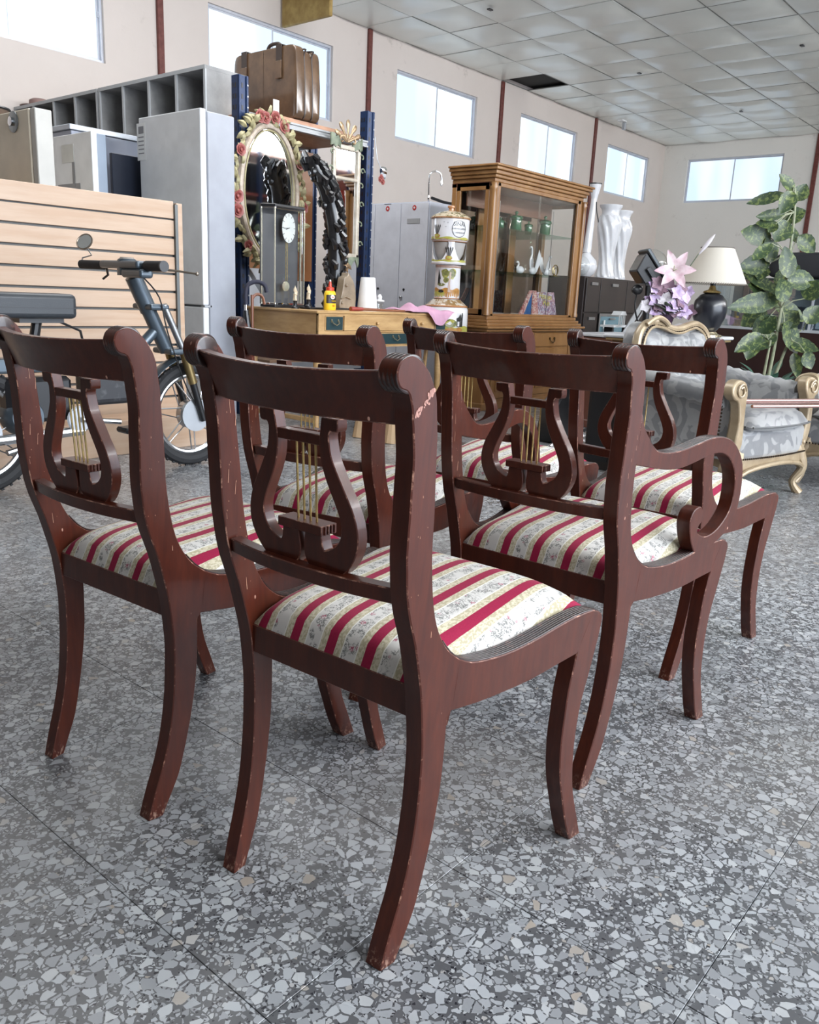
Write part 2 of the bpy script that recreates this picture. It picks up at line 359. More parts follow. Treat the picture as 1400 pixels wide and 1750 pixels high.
# ---------- lyre-back chairs ----------
W0,MS,N1,N2,TT=.1769,.1481,.01139,.03589,.029
def wx(y,z,wd=0): return W0+MS*y+N1*(z-.4)+N2*max(z-.4,0)+wd
POST=[(-.043,.820),(-.038,.814),(-.035,.806),(-.032,.797),(-.031,.788),(-.029,.778),(-.027,.764),(-.024,.743),(-.023,.723),(-.023,.698),(-.022,.666),(-.022,.640),(-.021,.613),(-.019,.597),(-.015,.565),(-.007,.532),(.007,.492),(.019,.446),(.028,.405),(.034,.35),(.036,.315),(.035,.269),(.033,.232),(.028,.186),(.020,.140),(.008,.095),(-.004,.059),(-.013,.030),(-.021,0),(.007,0),(.019,.026),(.028,.045),(.040,.072),(.049,.104),(.060,.150),(.069,.196),(.077,.251),(.080,.298),(.081,.346),(.081,.362),(.089,.371),(.097,.447),(.077,.462),(.062,.479),(.049,.501),(.040,.523),(.032,.554),(.025,.598),(.022,.632),(.021,.660),(.019,.687),(.017,.713),(.015,.739),(.013,.765),(.009,.791),(.007,.805),(.003,.818),(-.004,.832),(-.013,.844),(-.025,.854),(-.039,.8595),(-.052,.856),(-.058,.850),(-.0605,.841),(-.0595,.834),(-.056,.826),(-.050,.822)]
PC={28,29,39,40,41}
SRAIL=[(.089,.371),(.147,.365),(.206,.363),(.268,.363),(.333,.369),(.382,.373),(.414,.442),(.365,.442),(.320,.437),(.278,.431),(.236,.427),(.196,.426),(.157,.429),(.123,.435),(.097,.447)]
FLEG=[(.382,.373),(.377,.344),(.370,.307),(.368,.266),(.366,.224),(.369,.180),(.376,.139),(.391,.091),(.408,.040),(.426,0),(.457,0),(.451,.015),(.438,.051),(.420,.099),(.410,.149),(.406,.195),(.407,.238),(.412,.279),(.423,.318),(.433,.358),(.441,.389),(.444,.413),(.443,.424),(.434,.434),(.414,.442)]
LYR=[(-.071,.772),(-.071,.761),(-.068,.755),(-.058,.755),(-.055,.749),(-.056,.737),(-.059,.721),(-.067,.704),(-.079,.682),(-.091,.661),(-.099,.640),(-.1015,.619),(-.098,.600),(-.088,.581),(-.075,.567),(-.057,.558),(-.037,.556),(-.019,.560),(-.007,.571),(-.003,.585),(-.004,.598),(-.006,.613),(-.036,.613),(-.038,.599),(-.041,.592),(-.050,.595),(-.062,.603),(-.070,.615),(-.0725,.630),(-.069,.645),(-.061,.663),(-.049,.687),(-.041,.709),(-.038,.728),(-.038,.742),(-.043,.772)]
def arcx(z): return -.014-(z-.57)*.07
def make_chair(label,wd=0,arms=False,seed=0):
    random.seed(seed)
    t=thing('lyre_back_chair' if not arms else 'lyre_back_armchair',label,'chair')
    WM=[WOOD,WORN]
    for s in (1,-1):
        def sh(x,y,z): return (s*(x+wx(y,z,wd)),y,z)
        for nm,P,cs in (('back_post',POST,PC),('side_rail',SRAIL,{0,5,6,14}),('front_leg',FLEG,{0,9,10,24})):
            m=MB(); m.prism(cr(P,2,cs),0,-TT,'x',fn=sh)
            if s<0: m.f=[f[::-1] for f in m.f]
            m.f=[f[::-1] for f in m.f]
            o=m.build(nm,WM,t,smooth=True,bevel=.0016,bmat=1,angle=30)
            bm=bmesh.new(); bm.from_mesh(o.data); L=bm.edges.layers.float.new('bevel_weight_edge')
            def oncut(v):
                for (ya,za),(yb_,zb_) in (((.089,.371),(.097,.447)),((.382,.373),(.414,.442))):
                    q=max(0,min(1,((v.co.y-ya)*(yb_-ya)+(v.co.z-za)*(zb_-za))/((yb_-ya)**2+(zb_-za)**2)))
                    if math.hypot(v.co.y-ya-q*(yb_-ya),v.co.z-za-q*(zb_-za))<.0008: return True
                return False
            for e in bm.edges:
                if len(e.link_faces)==2 and e.calc_face_angle(0)>R(40) and not (oncut(e.verts[0]) and oncut(e.verts[1])): e[L]=1.0
            bm.to_mesh(o.data); bm.free(); o.modifiers['bevel'].limit_method='WEIGHT'
        m=MB(); r0=.0228; cy,cz=-.038,.8385
        prof=[]
        for k in range(5):
            x0=-TT-.001+k*(TT+.002)/5; d=(TT+.002)/5
            prof+=[(r0-.0042,x0+.0003),(r0-.0005,x0+d*.25),(r0,x0+d*.5),(r0-.0005,x0+d*.75)]
        prof.append((r0-.0035,-.0006)); prof=[(r,x-.0006 if x>-.002 else x) for r,x in prof]
        m.lathe(prof,28,axis='x'); m.v=[(s*(v[0]+wx(v[1]+cy,v[2]+cz,wd)),v[1]+cy,v[2]+cz) for v in m.v]
        m.build('scroll',REED,t,smooth=True,angle=70)
        top=crp([(.060,.484),(.077,.464),(.097,.4485),(.123,.4365),(.157,.4305),(.196,.4275),(.236,.4285),(.278,.4325),(.320,.4385),(.365,.4435),(.405,.4435),(.431,.437)],2)
        m=MB()
        for k in range(6):
            xx=-TT+.0032+k*(TT-.0064)/5; m.tube([(s*(xx+wx(y,z,wd)),y,z-.0006) for y,z in top],.0018,6)
        m.build('reeding',REED,t,smooth=True,angle=80)
        if arms:
            A=[(.014,.745),(.026,.722),(.043,.703),(.068,.680),(.093,.666),(.129,.661),(.180,.662),(.231,.669),(.284,.676),(.330,.674),(.371,.663),(.408,.640),(.436,.608),(.450,.567),(.454,.526),(.447,.490),(.425,.462),(.397,.448),(.37,.438),(.300,.430),(.285,.445),(.268,.470),(.256,.500),(.257,.516),(.266,.529),(.287,.534),(.300,.524),(.305,.508),(.302,.498),(.294,.492),(.292,.480),(.300,.473),(.326,.463),(.356,.464),(.389,.478),(.417,.506),(.423,.542),(.413,.583),(.386,.617),(.350,.637),(.316,.643),(.27,.639),(.217,.630),(.172,.626),(.126,.629),(.074,.638),(.018,.650)]
            m=MB(); m.prism(cr(A,3,{0,18,19,46}),.0,-TT,'x',fn=sh)
            m.f=[f[::-1] for f in m.f]
            if s<0: m.f=[f[::-1] for f in m.f]
            m.build('arm',WM,t,smooth=True,bevel=.0016,bmat=1,angle=30)
            m=MB(); tp=crp([(.05,.6965),(.068,.681),(.093,.667),(.129,.662),(.180,.663),(.231,.670),(.284,.677),(.330,.675),(.371,.664),(.400,.647)],2)
            for k in range(6):
                xx=-TT+.0032+k*(TT-.0064)/5; m.tube([(s*(xx+wx(y,z,wd)),y,z-.0008) for y,z in tp],.0018,6)
            m.build('reeding',REED,t,smooth=True,angle=80)
    # top rail: a curved board leaning back
    NX=16; m=MB()
    def board(zs,ys,bulge,th,zc=0):
        vs=[];hw=lambda z:wx(-.03,z,wd)-TT+.002
        K=len(zs)
        for i in range(NX+1):
            u=-1+2*i/NX
            for kk in range(K): vs.append((u*hw(zs[kk]),ys[kk]-bulge*(1-u*u),zs[kk]-(zc*(1-u*u) if kk>=K/2 else 0)))
            for kk in reversed(range(K)): vs.append((u*hw(zs[kk]),ys[kk]-bulge*(1-u*u)+th,zs[kk]-(zc*(1-u*u) if kk>=K/2 else 0)))
        n=2*K; fs=[(i*n+k,i*n+(k+1)%n,(i+1)*n+(k+1)%n,(i+1)*n+k) for i in range(NX) for k in range(n)]
        fs+=[tuple(range(n))[::-1],tuple(NX*n+k for k in range(n))]
        return MB().add(vs,[f[::-1] for f in fs])
    board([.776,.80,.822,.8415],[-.0227,-.031,-.041,-.0546],.03,.021,.006).build('top_rail',WM,t,smooth=True,bevel=.002,bmat=1)
    board([.5445,.567],[-.0066,-.0099],.018,.021).build('cross_rail',WM,t,smooth=True,bevel=.0018,bmat=1)
    hw=wx(.04,.4,wd)-TT
    MB().box(-hw-.003,hw+.003,.034,.058,.371,.4175).build('rear_rail',WM,t,bevel=.0012,bmat=1)
    hw=wx(.42,.4,wd)-TT
    MB().box(-hw-.003,hw+.003,.405,.432,.378,.430).build('front_rail',WM,t,bevel=.0012,bmat=1)
    for s in (1,-1):
        m=MB(); m.prism(cr([(s*x,z) for x,z in LYR],2,{0,3,21,22,35,24}),0,.019,'y',fn=lambda x,y,z:(x,y+arcx(z),z))
        m.f=[f[::-1] for f in m.f]
        m.build('lyre_scroll',WM,t,smooth=True,bevel=.0012,bmat=1,angle=30)
    y1=arcx(.742); MB().box(-.040,.040,y1+.001,y1+.018,.734,.748).build('lyre_bar',WM,t,bevel=.001,bmat=1)
    y2=arcx(.62); m=MB().box(-.041,.041,y2-.004,y2+.026,.613,.626)
    for k in range(4): m.box(-.0435,.0435,y2+.001+k*.006,y2+.0045+k*.006,.6135,.6255)
    m.build('lyre_bar',WM,t,bevel=.0008,bmat=1)
    for k in range(4):
        xx=-.0185+k*.0115; MB().tube([(xx+.0035,y2+.010,.625),(xx+.008,y1+.009,.735)],.0016,8).build('string',BRASS,t,smooth=True)
    m=MB()
    for k in range(24):
        s=random.choice((-1,-1,-1,1)); z=random.uniform(.47,.76); y=random.uniform(-.016,.014)+(.02 if z<.56 else 0); L=random.choice((.0015,.002,.003,.010,.02)); w=random.uniform(.0003,.0006); dy=random.uniform(-.1,.1)*L
        x=(wx(y,z,wd)-TT-.0004) if s<0 else (wx(y,z,wd)+.0004)
        m.add([(s*x,y-w,z),(s*x,y+w,z),(s*x,y+dy+w*.5,z+L),(s*x,y+dy-w*.5,z+L)],[(0,1,2,3)])
    stuff(m.build('scratch_marks',PALE,t))
    # drop-in seat
    ph=random.uniform(-.004,.004)
    def seat(u,v):
        y=.037+v*(.430-.037); z0=.4185+.020*max(0,(v-.35)/.65)**1.3*0.9
        a=abs(2*u-1); b=abs(2*v-1); hwy=wx(y,.43,wd)-TT+.001
        bev=.006; x=(2*u-1)*hwy
        e=(1-a**5)*(1-b**7); e=max(e,0)**.55
        z=z0+.046*e+.010*(1-(2*v-1)**2)*(1-a*a)
        if v in(0,1): pass
        return (x,y-.0015*(1-a**6)*(b**10)*(1 if v<.5 else -.4),z)
    g=MB().grid(34,30,seat,thick=(0,0,-.012))
    so=g.build('seat_pad',FAB,t,smooth=True,angle=80)
    return t
GR='striped lyre-back dining chairs'
def place(o,P,yaw): o.location=P; o.rotation_euler=(0,0,R(yaw-90)); return o
a_=make_chair('nearest mahogany lyre-back chair, cream and crimson seat, pale chipped patch under its right scroll'); a_['group']=GR; place(a_,(.7485,.7946,0),2.5)
LB=[('leftmost mahogany lyre-back side chair, standing in front of the grey bicycle',(.7153,1.3224),3.5),
    ('lyre-back side chair directly behind the nearest chair, in front of the wooden desk',(1.2794,1.3681),10.1),
    ('farthest lyre-back side chair, in front of the glazed display cabinet and behind the armchair',(1.8979,1.3831),6.36),
    ('rightmost lyre-back side chair, nearest the carved grey armchair, behind the scroll-arm chair',(1.9491,.8866),.93)]
for lb,p_,yw in LB: copy_tree(a_,(p_[0],p_[1],0),R(yw-90),lb,GR)
d_=make_chair('mahogany lyre-back armchair with curled scroll arms and striped seat, the only one with wooden arms',.014,True,3); d_['group']=GR; place(d_,(1.3501,.8252,0),1.185)

m=MB(); random.seed(8)
for k in range(60):
    q=random.random()**.8; y=-.027+.024*q+random.gauss(0,.0014); z=.790+.026*q+random.gauss(0,.002)+(.004 if q>.85 else 0); r=random.uniform(.001,.0026)*(1.25 if q<.25 or q>.8 else .8); n_=6; y=min(y,.0005)
    m.add([(wx(y,z)+.0004,y+r*math.cos(j*2*PI/n_+k)*random.uniform(.6,1.2),z+r*math.sin(j*2*PI/n_+k)*random.uniform(.6,1.2)) for j in range(n_)],[tuple(range(n_))])
stuff(m.build('chipped_patch',mat('chipped_pink_wood',(.40,.20,.16),.6),a_))['label']='pale pink chips in the varnish'
# ---------- helper: parts given in world coordinates under a thing with its base ----------
class TH:
    def __init__(s,name,label,cat,base,group=None,rz=0): s.b=base; s.o=thing(name,label,cat,base,rz,group)
    def p(s,name,m,mt,par=None,local=False,**k):
        if not local: m.move(-s.b[0],-s.b[1],-s.b[2])
        return m.build(name,mt,par or s.o,**k)
WHITE=mat('white_enamel',(.72,.735,.76),.22,spec=.5); GREYM=mat('grey_metal',(.42,.44,.47),.35,.3); BLK=mat('black_plastic',(.012,.012,.014),.35)
DARK=mat('dark_panel',(.018,.022,.035),.3); STEEL=mat('polished_steel',(.48,.49,.51),.28,1); CHROME=mat('chrome',(.8,.8,.82),.08,1)
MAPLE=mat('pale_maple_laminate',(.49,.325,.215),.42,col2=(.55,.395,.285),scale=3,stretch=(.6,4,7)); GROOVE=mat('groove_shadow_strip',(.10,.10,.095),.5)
CONC=mat('grey_mottled_laminate',(.20,.20,.20),.6,col2=(.34,.335,.33),scale=7,detail=6,lo=.3,hi=.7); CEDGE=mat('grey_laminate_edge',(.42,.43,.44),.5)
BLUE=mat('navy_rack_steel',(.010,.028,.085),.35,.2); PINE=mat('honey_pine',(.40,.235,.095),.4,col2=(.55,.35,.16),scale=5,stretch=(1,1,4),coat=.2)
RUB=mat('black_rubber',(.02,.02,.022),.75,bump=.3,bscale=90)
# ---------- slatwall display ----------
t=TH('slatwall_display','pale wood slatwall gondola with dark grooves, standing behind the grey bicycle','display stand',(2.0,4.1,0))
m=MB(); m.box(.75,3.04,4.102,4.35,.0,.188); t.p('base_deck',m,MAPLE,bevel=.003)
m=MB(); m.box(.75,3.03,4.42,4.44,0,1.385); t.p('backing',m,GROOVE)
z=1.392; sl=None
for k in range(12):
    h=.098 if k else .104; m=MB()
    m.box(.75,3.015,4.40,4.42,z-h+.008,z)
    t.p('slat',m,MAPLE,bevel=.002); z-=.1035 if k else .1055
t.p('edge_trim',MB().box(3.015,3.034,4.385,4.44,.19,1.375),mat('grey_edge_trim',(.13,.14,.14),.4,.4)); t.p('end_panel',MB().box(3.034,3.075,4.40,4.47,0,1.385),MAPLE,bevel=.002)
# ---------- fridges and appliances ----------
t=TH('fridge','tall white fridge freezer with an energy sticker, right of the slatwall','fridge',(3.5,4.95,0))
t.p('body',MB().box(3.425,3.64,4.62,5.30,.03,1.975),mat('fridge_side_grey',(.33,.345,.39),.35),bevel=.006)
t.p('door',MB().box(3.375,3.42,4.62,5.30,.80,1.985),WHITE,bevel=.008,bseg=2); t.p('freezer_door',MB().box(3.375,3.42,4.62,5.30,.04,.788),WHITE,bevel=.008,bseg=2)
t.p('hinge',MB().box(3.385,3.44,4.62,4.66,.788,.80),GREYM); 
st=t.p('energy_sticker',MB().box(3.3735,3.3745,5.22,5.32,1.72,1.95),mat('sticker_white',(.75,.76,.76),.5))
t.p('sticker_print',MB().box(3.373,3.3735,5.24,5.30,1.885,1.93),mat('ink_grey',(.2,.2,.22),.5),st)
for k in range(5): t.p('sticker_print',MB().box(3.373,3.3735,5.24,5.305,1.86-.025*k,1.867-.025*k),mat('ink_grey',(.2,.2,.22),.5),st)
t=TH('fridge','narrow white fridge with taped labels, behind the slatwall, right of the cream door','fridge',(3.2,5.45,0))
t.p('door',MB().box(2.96,3.0,5.18,5.66,.03,1.83),WHITE,bevel=.006,bseg=2)
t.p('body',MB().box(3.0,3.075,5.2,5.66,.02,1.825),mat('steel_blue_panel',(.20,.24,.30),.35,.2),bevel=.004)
t.p('paper_label',MB().box(2.957,2.9595,5.40,5.55,1.66,1.77),mat('paper',(.62,.62,.60),.7)); t.p('tape',MB().box(2.957,2.9595,5.34,5.62,1.47,1.53),mat('grey_tape',(.22,.22,.23),.4)); t.p('tape',MB().box(2.956,2.957,5.40,5.425,1.2,1.66),mat('grey_tape',(.22,.22,.23),.4))
t.p('black_side',MB().box(2.99,3.02,5.665,5.74,.1,1.80),BLK,bevel=.004)
t=TH('chest_freezer','blue-grey metal cabinet with a flat lid, between the narrow and the tall white fridge','freezer',(3.35,5.9,0))
t.p('body',MB().box(3.10,3.80,5.68,6.3,0,1.90),mat('grey_metallic_panel',(.26,.28,.34),.32,.35),bevel=.004); t.p('lid',MB().box(3.085,3.81,5.665,6.32,1.90,1.935),mat('grey_metallic_lid',(.42,.45,.50),.3,.3),bevel=.004)
t=TH('glass_sheet','dark navy glass sheet standing before the blue-grey metal cabinet','glass sheet',(3.4,5.5,0))
t.p('sheet',MB().box(3.24,3.70,5.42,5.45,0.0,1.76),DARK,bevel=.003)
t=TH('cold_store_door','cream insulated door panel with round steel lock plates, above the left end of the slatwall','door panel',(2.35,5.2,0))
CREAM=mat('cream_panel',(.72,.63,.50),.45); t.p('panel',MB().box(2.33,2.44,4.70,5.75,0,1.80),CREAM,bevel=.006); t.p('edge_strip',MB().box(2.335,2.43,4.64,4.695,0,1.798),mat('off_white_strip',(.50,.48,.44),.4),bevel=.004)
for y in (4.87,5.185):
    o=t.p('lock_plate',MB().lathe([(.001,0),(.055,0),(.055,.004),(.045,.008),(.001,.008)],24,(0,0,0),'x').rot('Y',PI).move(2.328,y,1.745),mat('dark_steel',(.25,.27,.28),.3,.8),smooth=True)
    t.p('lock_barrel',MB().lathe([(.001,0),(.022,0),(.024,.016),(.012,.02),(.001,.02)],16,(0,0,0),'x').rot('Y',PI).move(2.322,y,1.745),CHROME,o,smooth=True)
t=TH('folding_chair','tubular folding chair draped with an orange cloth, at the left end behind the slatwall','chair',(2.0,4.75,0))
t.p('frame',MB().tube([(1.96,4.62,0),(2.06,4.62,1.30),(2.07,4.66,1.40),(2.07,4.75,1.43),(2.07,5.05,1.43),(2.06,5.12,1.36),(1.96,5.12,0)],.014,10),CHROME,smooth=True)
t.p('seat',MB().box(1.75,2.03,4.64,5.10,.86,.89),BLK,bevel=.01); t.p('frame',MB().tube([(1.62,4.62,0),(1.95,4.62,.9)],.012,8).tube([(1.62,5.12,0),(1.95,5.12,.9)],.012,8),CHROME,smooth=True)
def drape(u,v):
    y=4.685+u*.40; s_=(v-.5)*2; a=abs(s_); r_=.02+.006*math.sin(u*22)
    if a<.12: return (2.07+s_*.17,y,1.447+.003*math.sin(u*19))
    return (2.07+(.022+.008*math.sin(u*24+s_))*(1 if s_>0 else -1),y+.01*math.sin(a*5),1.447-(a-.12)*(.33+.03*math.sin(u*9)))
t.p('cloth',MB().grid(30,16,drape,thick=(.003,0,0)),mat('orange_cloth',(.62,.36,.12),.85),smooth=True)
# ---------- cube bookcases ----------
def cubes(label,y0,cols,wd):
    t=TH('cube_bookcase',label,'bookcase',(4.02,y0+cols*wd/2,0),'grey cube bookcases against the left wall'); Y2=y0+cols*wd; tk=.022
    zs=[2.40-.36*k for k in range(7)]
    t.p('top_panel',MB().box(3.85,4.22,y0,Y2,2.375,2.40),CONC,bevel=.001)
    for k in range(cols+1):
        y=y0+k*wd; yy=max(y0,min(y-tk/2,Y2-tk)); t.p('upright',MB().box(3.862,4.21,yy,yy+tk,0.02,2.375),CONC)
        t.p('edge_band',MB().box(3.85,3.862,yy,yy+tk,0.02,2.375),CEDGE)
    for j in range(1,7): t.p('shelf',MB().box(3.851,4.20,y0+.005,Y2-.005,2.375-.36*j-tk,2.375-.36*j),CONC)
    t.p('edge_band',MB().box(3.848,3.85,y0,Y2,2.375,2.40),CEDGE); t.p('back_panel',MB().box(4.205,4.218,y0,Y2,.02,2.375),CONC)
cubes('grey cube bookcase on the right, its top corner beside the blue rack',5.205,4,.348); cubes('grey cube bookcase on the left, holding drums and cushions',6.618,4,.352)
t=TH('drum','small round drum with a tan skin, in the right cube of the left bookcase','drum',(4.0,6.80,1.66))
t.p('shell',MB().lathe([(.08,0),(.10,.08),(.115,.2)],20,(4.0,6.80,1.655)),BLK,smooth=True); t.p('skin',MB().lathe([(.118,.0),(.122,.03),(.11,.075),(.06,.11),(.001,.125)],24,(4.0,6.80,1.85)),mat('tan_hide',(.45,.27,.12),.5),smooth=True)
t=TH('cushion','black and white bag with flared sides, in a cube of the left bookcase','bag',(3.98,7.18,1.655))
t.p('body',MB().grid(12,8,lambda u,v:(3.95+.03*math.sin(v*3),7.03+u*.28,1.655+v*(.22+.06*abs(2*u-1)**2)),thick=(.07,0,0)),BLK,smooth=True)
for s in (-1,1): t.p('side_flap',MB().grid(6,8,lambda u,v:(3.93,7.165+s*(.10+.05*u+v*.03),1.655+v*.26+.02*u),thick=(.012,0,0)),mat('pale_flap',(.45,.45,.43),.6),smooth=True)
t=TH('hoop','yellow and black drum hoop leaning in the left bookcase','hoop',(3.9,7.45,1.655))
t.p('ring',MB().lathe([(.15,0),(.165,0),(.165,.03),(.15,.03)],28,(3.93,7.50,1.82),'x'),mat('yellow_hoop',(.65,.48,.12),.4),smooth=True); t.p('rim',MB().lathe([(.167,.005),(.18,.005),(.18,.025),(.167,.025)],28,(3.93,7.50,1.82),'x'),BLK,smooth=True)
t=TH('hat','dusky pink brimmed hat on top of the left cube bookcase','hat',(4.0,7.85,2.40))
t.p('brim',MB().lathe([(.001,0),(.16,0),(.165,.006),(.10,.014),(.001,.014)],28,(4.0,7.85,2.402)),mat('dusky_pink_felt',(.28,.18,.16),.7),smooth=True); t.p('crown',MB().lathe([(.09,0),(.085,.05),(.06,.065),(.001,.07)],24,(4.0,7.85,2.41)),mat('dusky_pink_felt',(.28,.18,.16),.7),smooth=True)
t=TH('wicker_basket','brown wicker basket with a dark rim, on the cream door panel','basket',(2.39,5.32,1.80))
t.p('bowl',MB().lathe([(.06,0),(.10,.03),(.12,.07),(.11,.07),(.09,.03),(.001,.012)],24,(2.40,5.33,1.80)),mat('brown_wicker',(.16,.11,.08),.7,bump=.5,bscale=200),smooth=True); t.p('rim',MB().tube([(2.40+.118*math.cos(a*PI/12),5.33+.118*math.sin(a*PI/12),1.87) for a in range(24)],.008,6,closed=True),BLK,smooth=True)
# ---------- bicycle ----------
BG=mat('bicycle_grey_blue',(.085,.11,.135),.35,.5,coat=.3); GOLD=mat('gold_anodised',(.30,.22,.10),.3,.85)
t=TH('electric_bicycle','grey-blue electric bicycle with gold fork sleeves, parked before the slatwall behind the left chairs','bicycle',(2.1,3.67,0)); yb=3.67
def wheel(cx,cz,r):
    ty=t.p('tyre',MB().tube([(cx+(r-.032)*math.cos(a*PI/24),yb,cz+(r-.032)*math.sin(a*PI/24)) for a in range(48)],.032,10,closed=True),RUB,smooth=True)
    k_=MB()
    for a in range(40):
        for s in (-1,1): k_.box(-.006,.006,-.005+s*.014,.005+s*.014,r-.004,r+.003); n_=len(k_.v)-8; k_.rot('Y',a*PI/20+(.08 if s>0 else 0),start=n_)
    k_.move(cx,yb,cz); stuff(t.p('tread',k_,RUB,ty))
    t.p('rim',MB().tube([(cx+(r-.068)*math.cos(a*PI/24),yb,cz+(r-.068)*math.sin(a*PI/24)) for a in range(48)],.014,8,closed=True),STEEL,smooth=True)
    t.p('hub',MB().lathe([(.001,-.045),(.05,-.045),(.075,-.02),(.075,.02),(.05,.045),(.001,.045)],24,(cx,yb,cz),'y'),STEEL,smooth=True)
    sp=t.p('brake_disc',MB().lathe([(.03,-.002),(.085,-.002),(.085,.002),(.03,.002)],28,(cx,yb-.052,cz),'y'),GREYM,smooth=True)
    for a in range(7):
        for e in (-1,1):
            b=a*2*PI/7+.3; c=b+e*.28; t.p('spoke',MB().tube([(cx+.06*math.cos(b+e*.5),yb+e*.02,cz+.06*math.sin(b+e*.5)),(cx+(r-.075)*math.cos(c-e*.22),yb,cz+(r-.075)*math.sin(c-e*.22))],.0035,6),STEEL,smooth=True)
wheel(2.585,.27,.27); wheel(1.50,.27,.27)
T_=Vector((2.262,yb,.99)); L_=Vector((2.452,yb,.60)); H_=Vector((2.60,yb,.26))
ax=lambda s,dy=0,dx=0: tuple(T_.lerp(L_,s)+Vector((dx,dy,0)))
t.p('head_tube',MB().tube([ax(.10),ax(.50)],.041,16).tube([ax(.48),ax(1.0)],.036,16),BG,smooth=True,angle=50)
for s in (.45,1.0):
    a=ax(s); c=MB(); c.box(a[0]-.03,a[0]+.075,yb-.085,yb+.085,a[2]-.016,a[2]+.014); t.p('fork_crown',c,BG,bevel=.012,bseg=2)
for s in (-1,1):
    dy=s*.067; dx=.055
    t.p('stanchion',MB().tube([ax(.42,dy,dx),ax(1.02,dy,dx)],.017,12),STEEL,smooth=True); b0=Vector(ax(1.0,dy,dx)); b1=Vector((H_.x+.02,yb+dy,H_.z+.18)); b2=Vector((H_.x+.02,yb+dy,H_.z-.02)); m_=b0.lerp(b2,.45)
    t.p('fork_sleeve',MB().tube([tuple(b0),tuple(m_)],.023,14),GOLD,smooth=True); t.p('fork_leg',MB().tube([tuple(m_),tuple(b2)],[.019,.016],12),BLK,smooth=True)
t.p('mudguard',MB().grid(20,4,lambda u,v:(2.585+.295*math.cos(R(62+u*78)),yb-.04+v*.08,.27+.295*math.sin(R(62+u*78))+.012*(1-(2*v-1)**2)),thick=(0,0,.004)),BG,smooth=True)
hb=t.p('handlebar',MB().box(2.20,2.275,yb-.16,yb+.17,.985,1.022).box(2.20,2.27,yb-.19,yb-.02,.945,.985),BG,bevel=.014,bseg=3)
t.p('stem_cap',MB().lathe([(.001,.0),(.047,.0),(.047,.065),(.040,.075),(.001,.075)],22,(2.25,yb,.955)),BG,smooth=True); t.p('display',MB().lathe([(.001,.0),(.036,.0),(.03,.008),(.001,.008)],22,(2.25,yb,1.03)),mat('grey_display',(.3,.27,.24),.2),smooth=True)
t.p('grip',MB().tube([(2.23,yb+.17,1.0),(2.20,yb+.33,1.0)],.021,12),RUB,smooth=True); t.p('grip',MB().tube([(2.24,yb-.18,1.0),(2.24,yb-.31,1.0)],.024,14),RUB,smooth=True)
t.p('grip_end',MB().lathe([(.001,-.004),(.025,-.004),(.025,.006),(.001,.006)],14,(2.24,yb-.315,1.0),'y'),mat('dark_grip_end',(.06,.06,.065),.5),smooth=True)
t.p('brake_lever',MB().tube([(2.23,yb+.15,.985),(2.26,yb+.19,.955),(2.25,yb+.22,.935)],.006,6),BLK,smooth=True); t.p('brake_lever',MB().tube([(2.27,yb-.17,.99),(2.36,yb-.24,.985),(2.40,yb-.34,.975)],[.008,.006,.005],6).ball((2.40,yb-.34,.975),.009,8),mat('bronze_lever',(.30,.25,.20),.3,.8),smooth=True)
t.p('switch_block',MB().box(2.22,2.27,yb-.14,yb-.08,.95,1.0),BLK,bevel=.005)
mi=t.p('mirror_arm',MB().tube([(2.20,yb+.33,1.0),(2.205,yb+.325,1.03),(2.235,yb+.29,1.045),(2.22,yb+.30,1.075)],.004,6),CHROME,smooth=True)
n0=MB().lathe([(.001,-.008),(.035,-.008),(.043,0),(.043,.008),(.040,.008),(.038,.004),(.001,.004)],24); n0.rot('Y',R(-62)).rot('Z',R(25)); n0.move(2.215,yb+.31,1.105); t.p('mirror_shell',n0,mat('bronze_lever',(.30,.25,.20),.3,.8),smooth=True)
n0=MB().lathe([(.001,0),(.037,0),(.037,.001),(.001,.001)],24).move(0,0,.0045); n0.rot('Y',R(-62)).rot('Z',R(25)); n0.move(2.215,yb+.31,1.105); t.p('mirror_glass',n0,mat('mirror_silver',(.85,.86,.87),.03,1),smooth=True)
t.p('down_tube',MB().tube([(2.41,yb,.72),(2.28,yb,.60),(2.16,yb,.57)],.027,14),BG,smooth=True)
t.p('main_beam',MB().box(1.45,2.24,yb-.045,yb+.045,.52,.585),BG,bevel=.012,bseg=2)
t.p('battery_case',MB().box(1.98,2.235,yb-.085,yb+.06,.36,.515),mat('scuffed_black_case',(.02,.02,.024),.4,col2=(.07,.07,.075),scale=25,lo=.55,hi=.7),bevel=.03,bseg=3)
t.p('battery_case',MB().box(1.62,1.92,yb-.05,yb+.05,.30,.50),BLK,bevel=.02)
sd=t.p('saddle',MB().box(1.40,1.945,yb-.085,yb+.085,.755,.862),mat('black_leatherette',(.028,.032,.038),.42,bump=.15,bscale=200),bevel=.022,bseg=3,smooth=True)
t.p('saddle_seam',MB().box(1.45,1.94,yb-.0865,yb-.085,.80,.803),BLK,sd)
t.p('seat_post',MB().box(1.70,1.90,yb-.04,yb+.04,.735,.755).tube([(1.80,yb,.76),(1.74,yb,.5)],.022,10).tube([(1.88,yb-.03,.742),(1.98,yb-.03,.70),(2.0,yb-.03,.60)],.006,6),BLK,smooth=True)
t.p('chain_ring',MB().lathe([(.001,-.006),(.055,-.006),(.062,0),(.055,.006),(.001,.006)],24,(1.93,yb-.075,.305),'y'),GREYM,smooth=True); t.p('crank_arm',MB().tube([(1.93,yb-.09,.305),(2.12,yb-.10,.28)],.012,8),STEEL,smooth=True)
t.p('pedal',MB().box(2.09,2.20,yb-.20,yb-.105,.235,.262),BLK,bevel=.008)
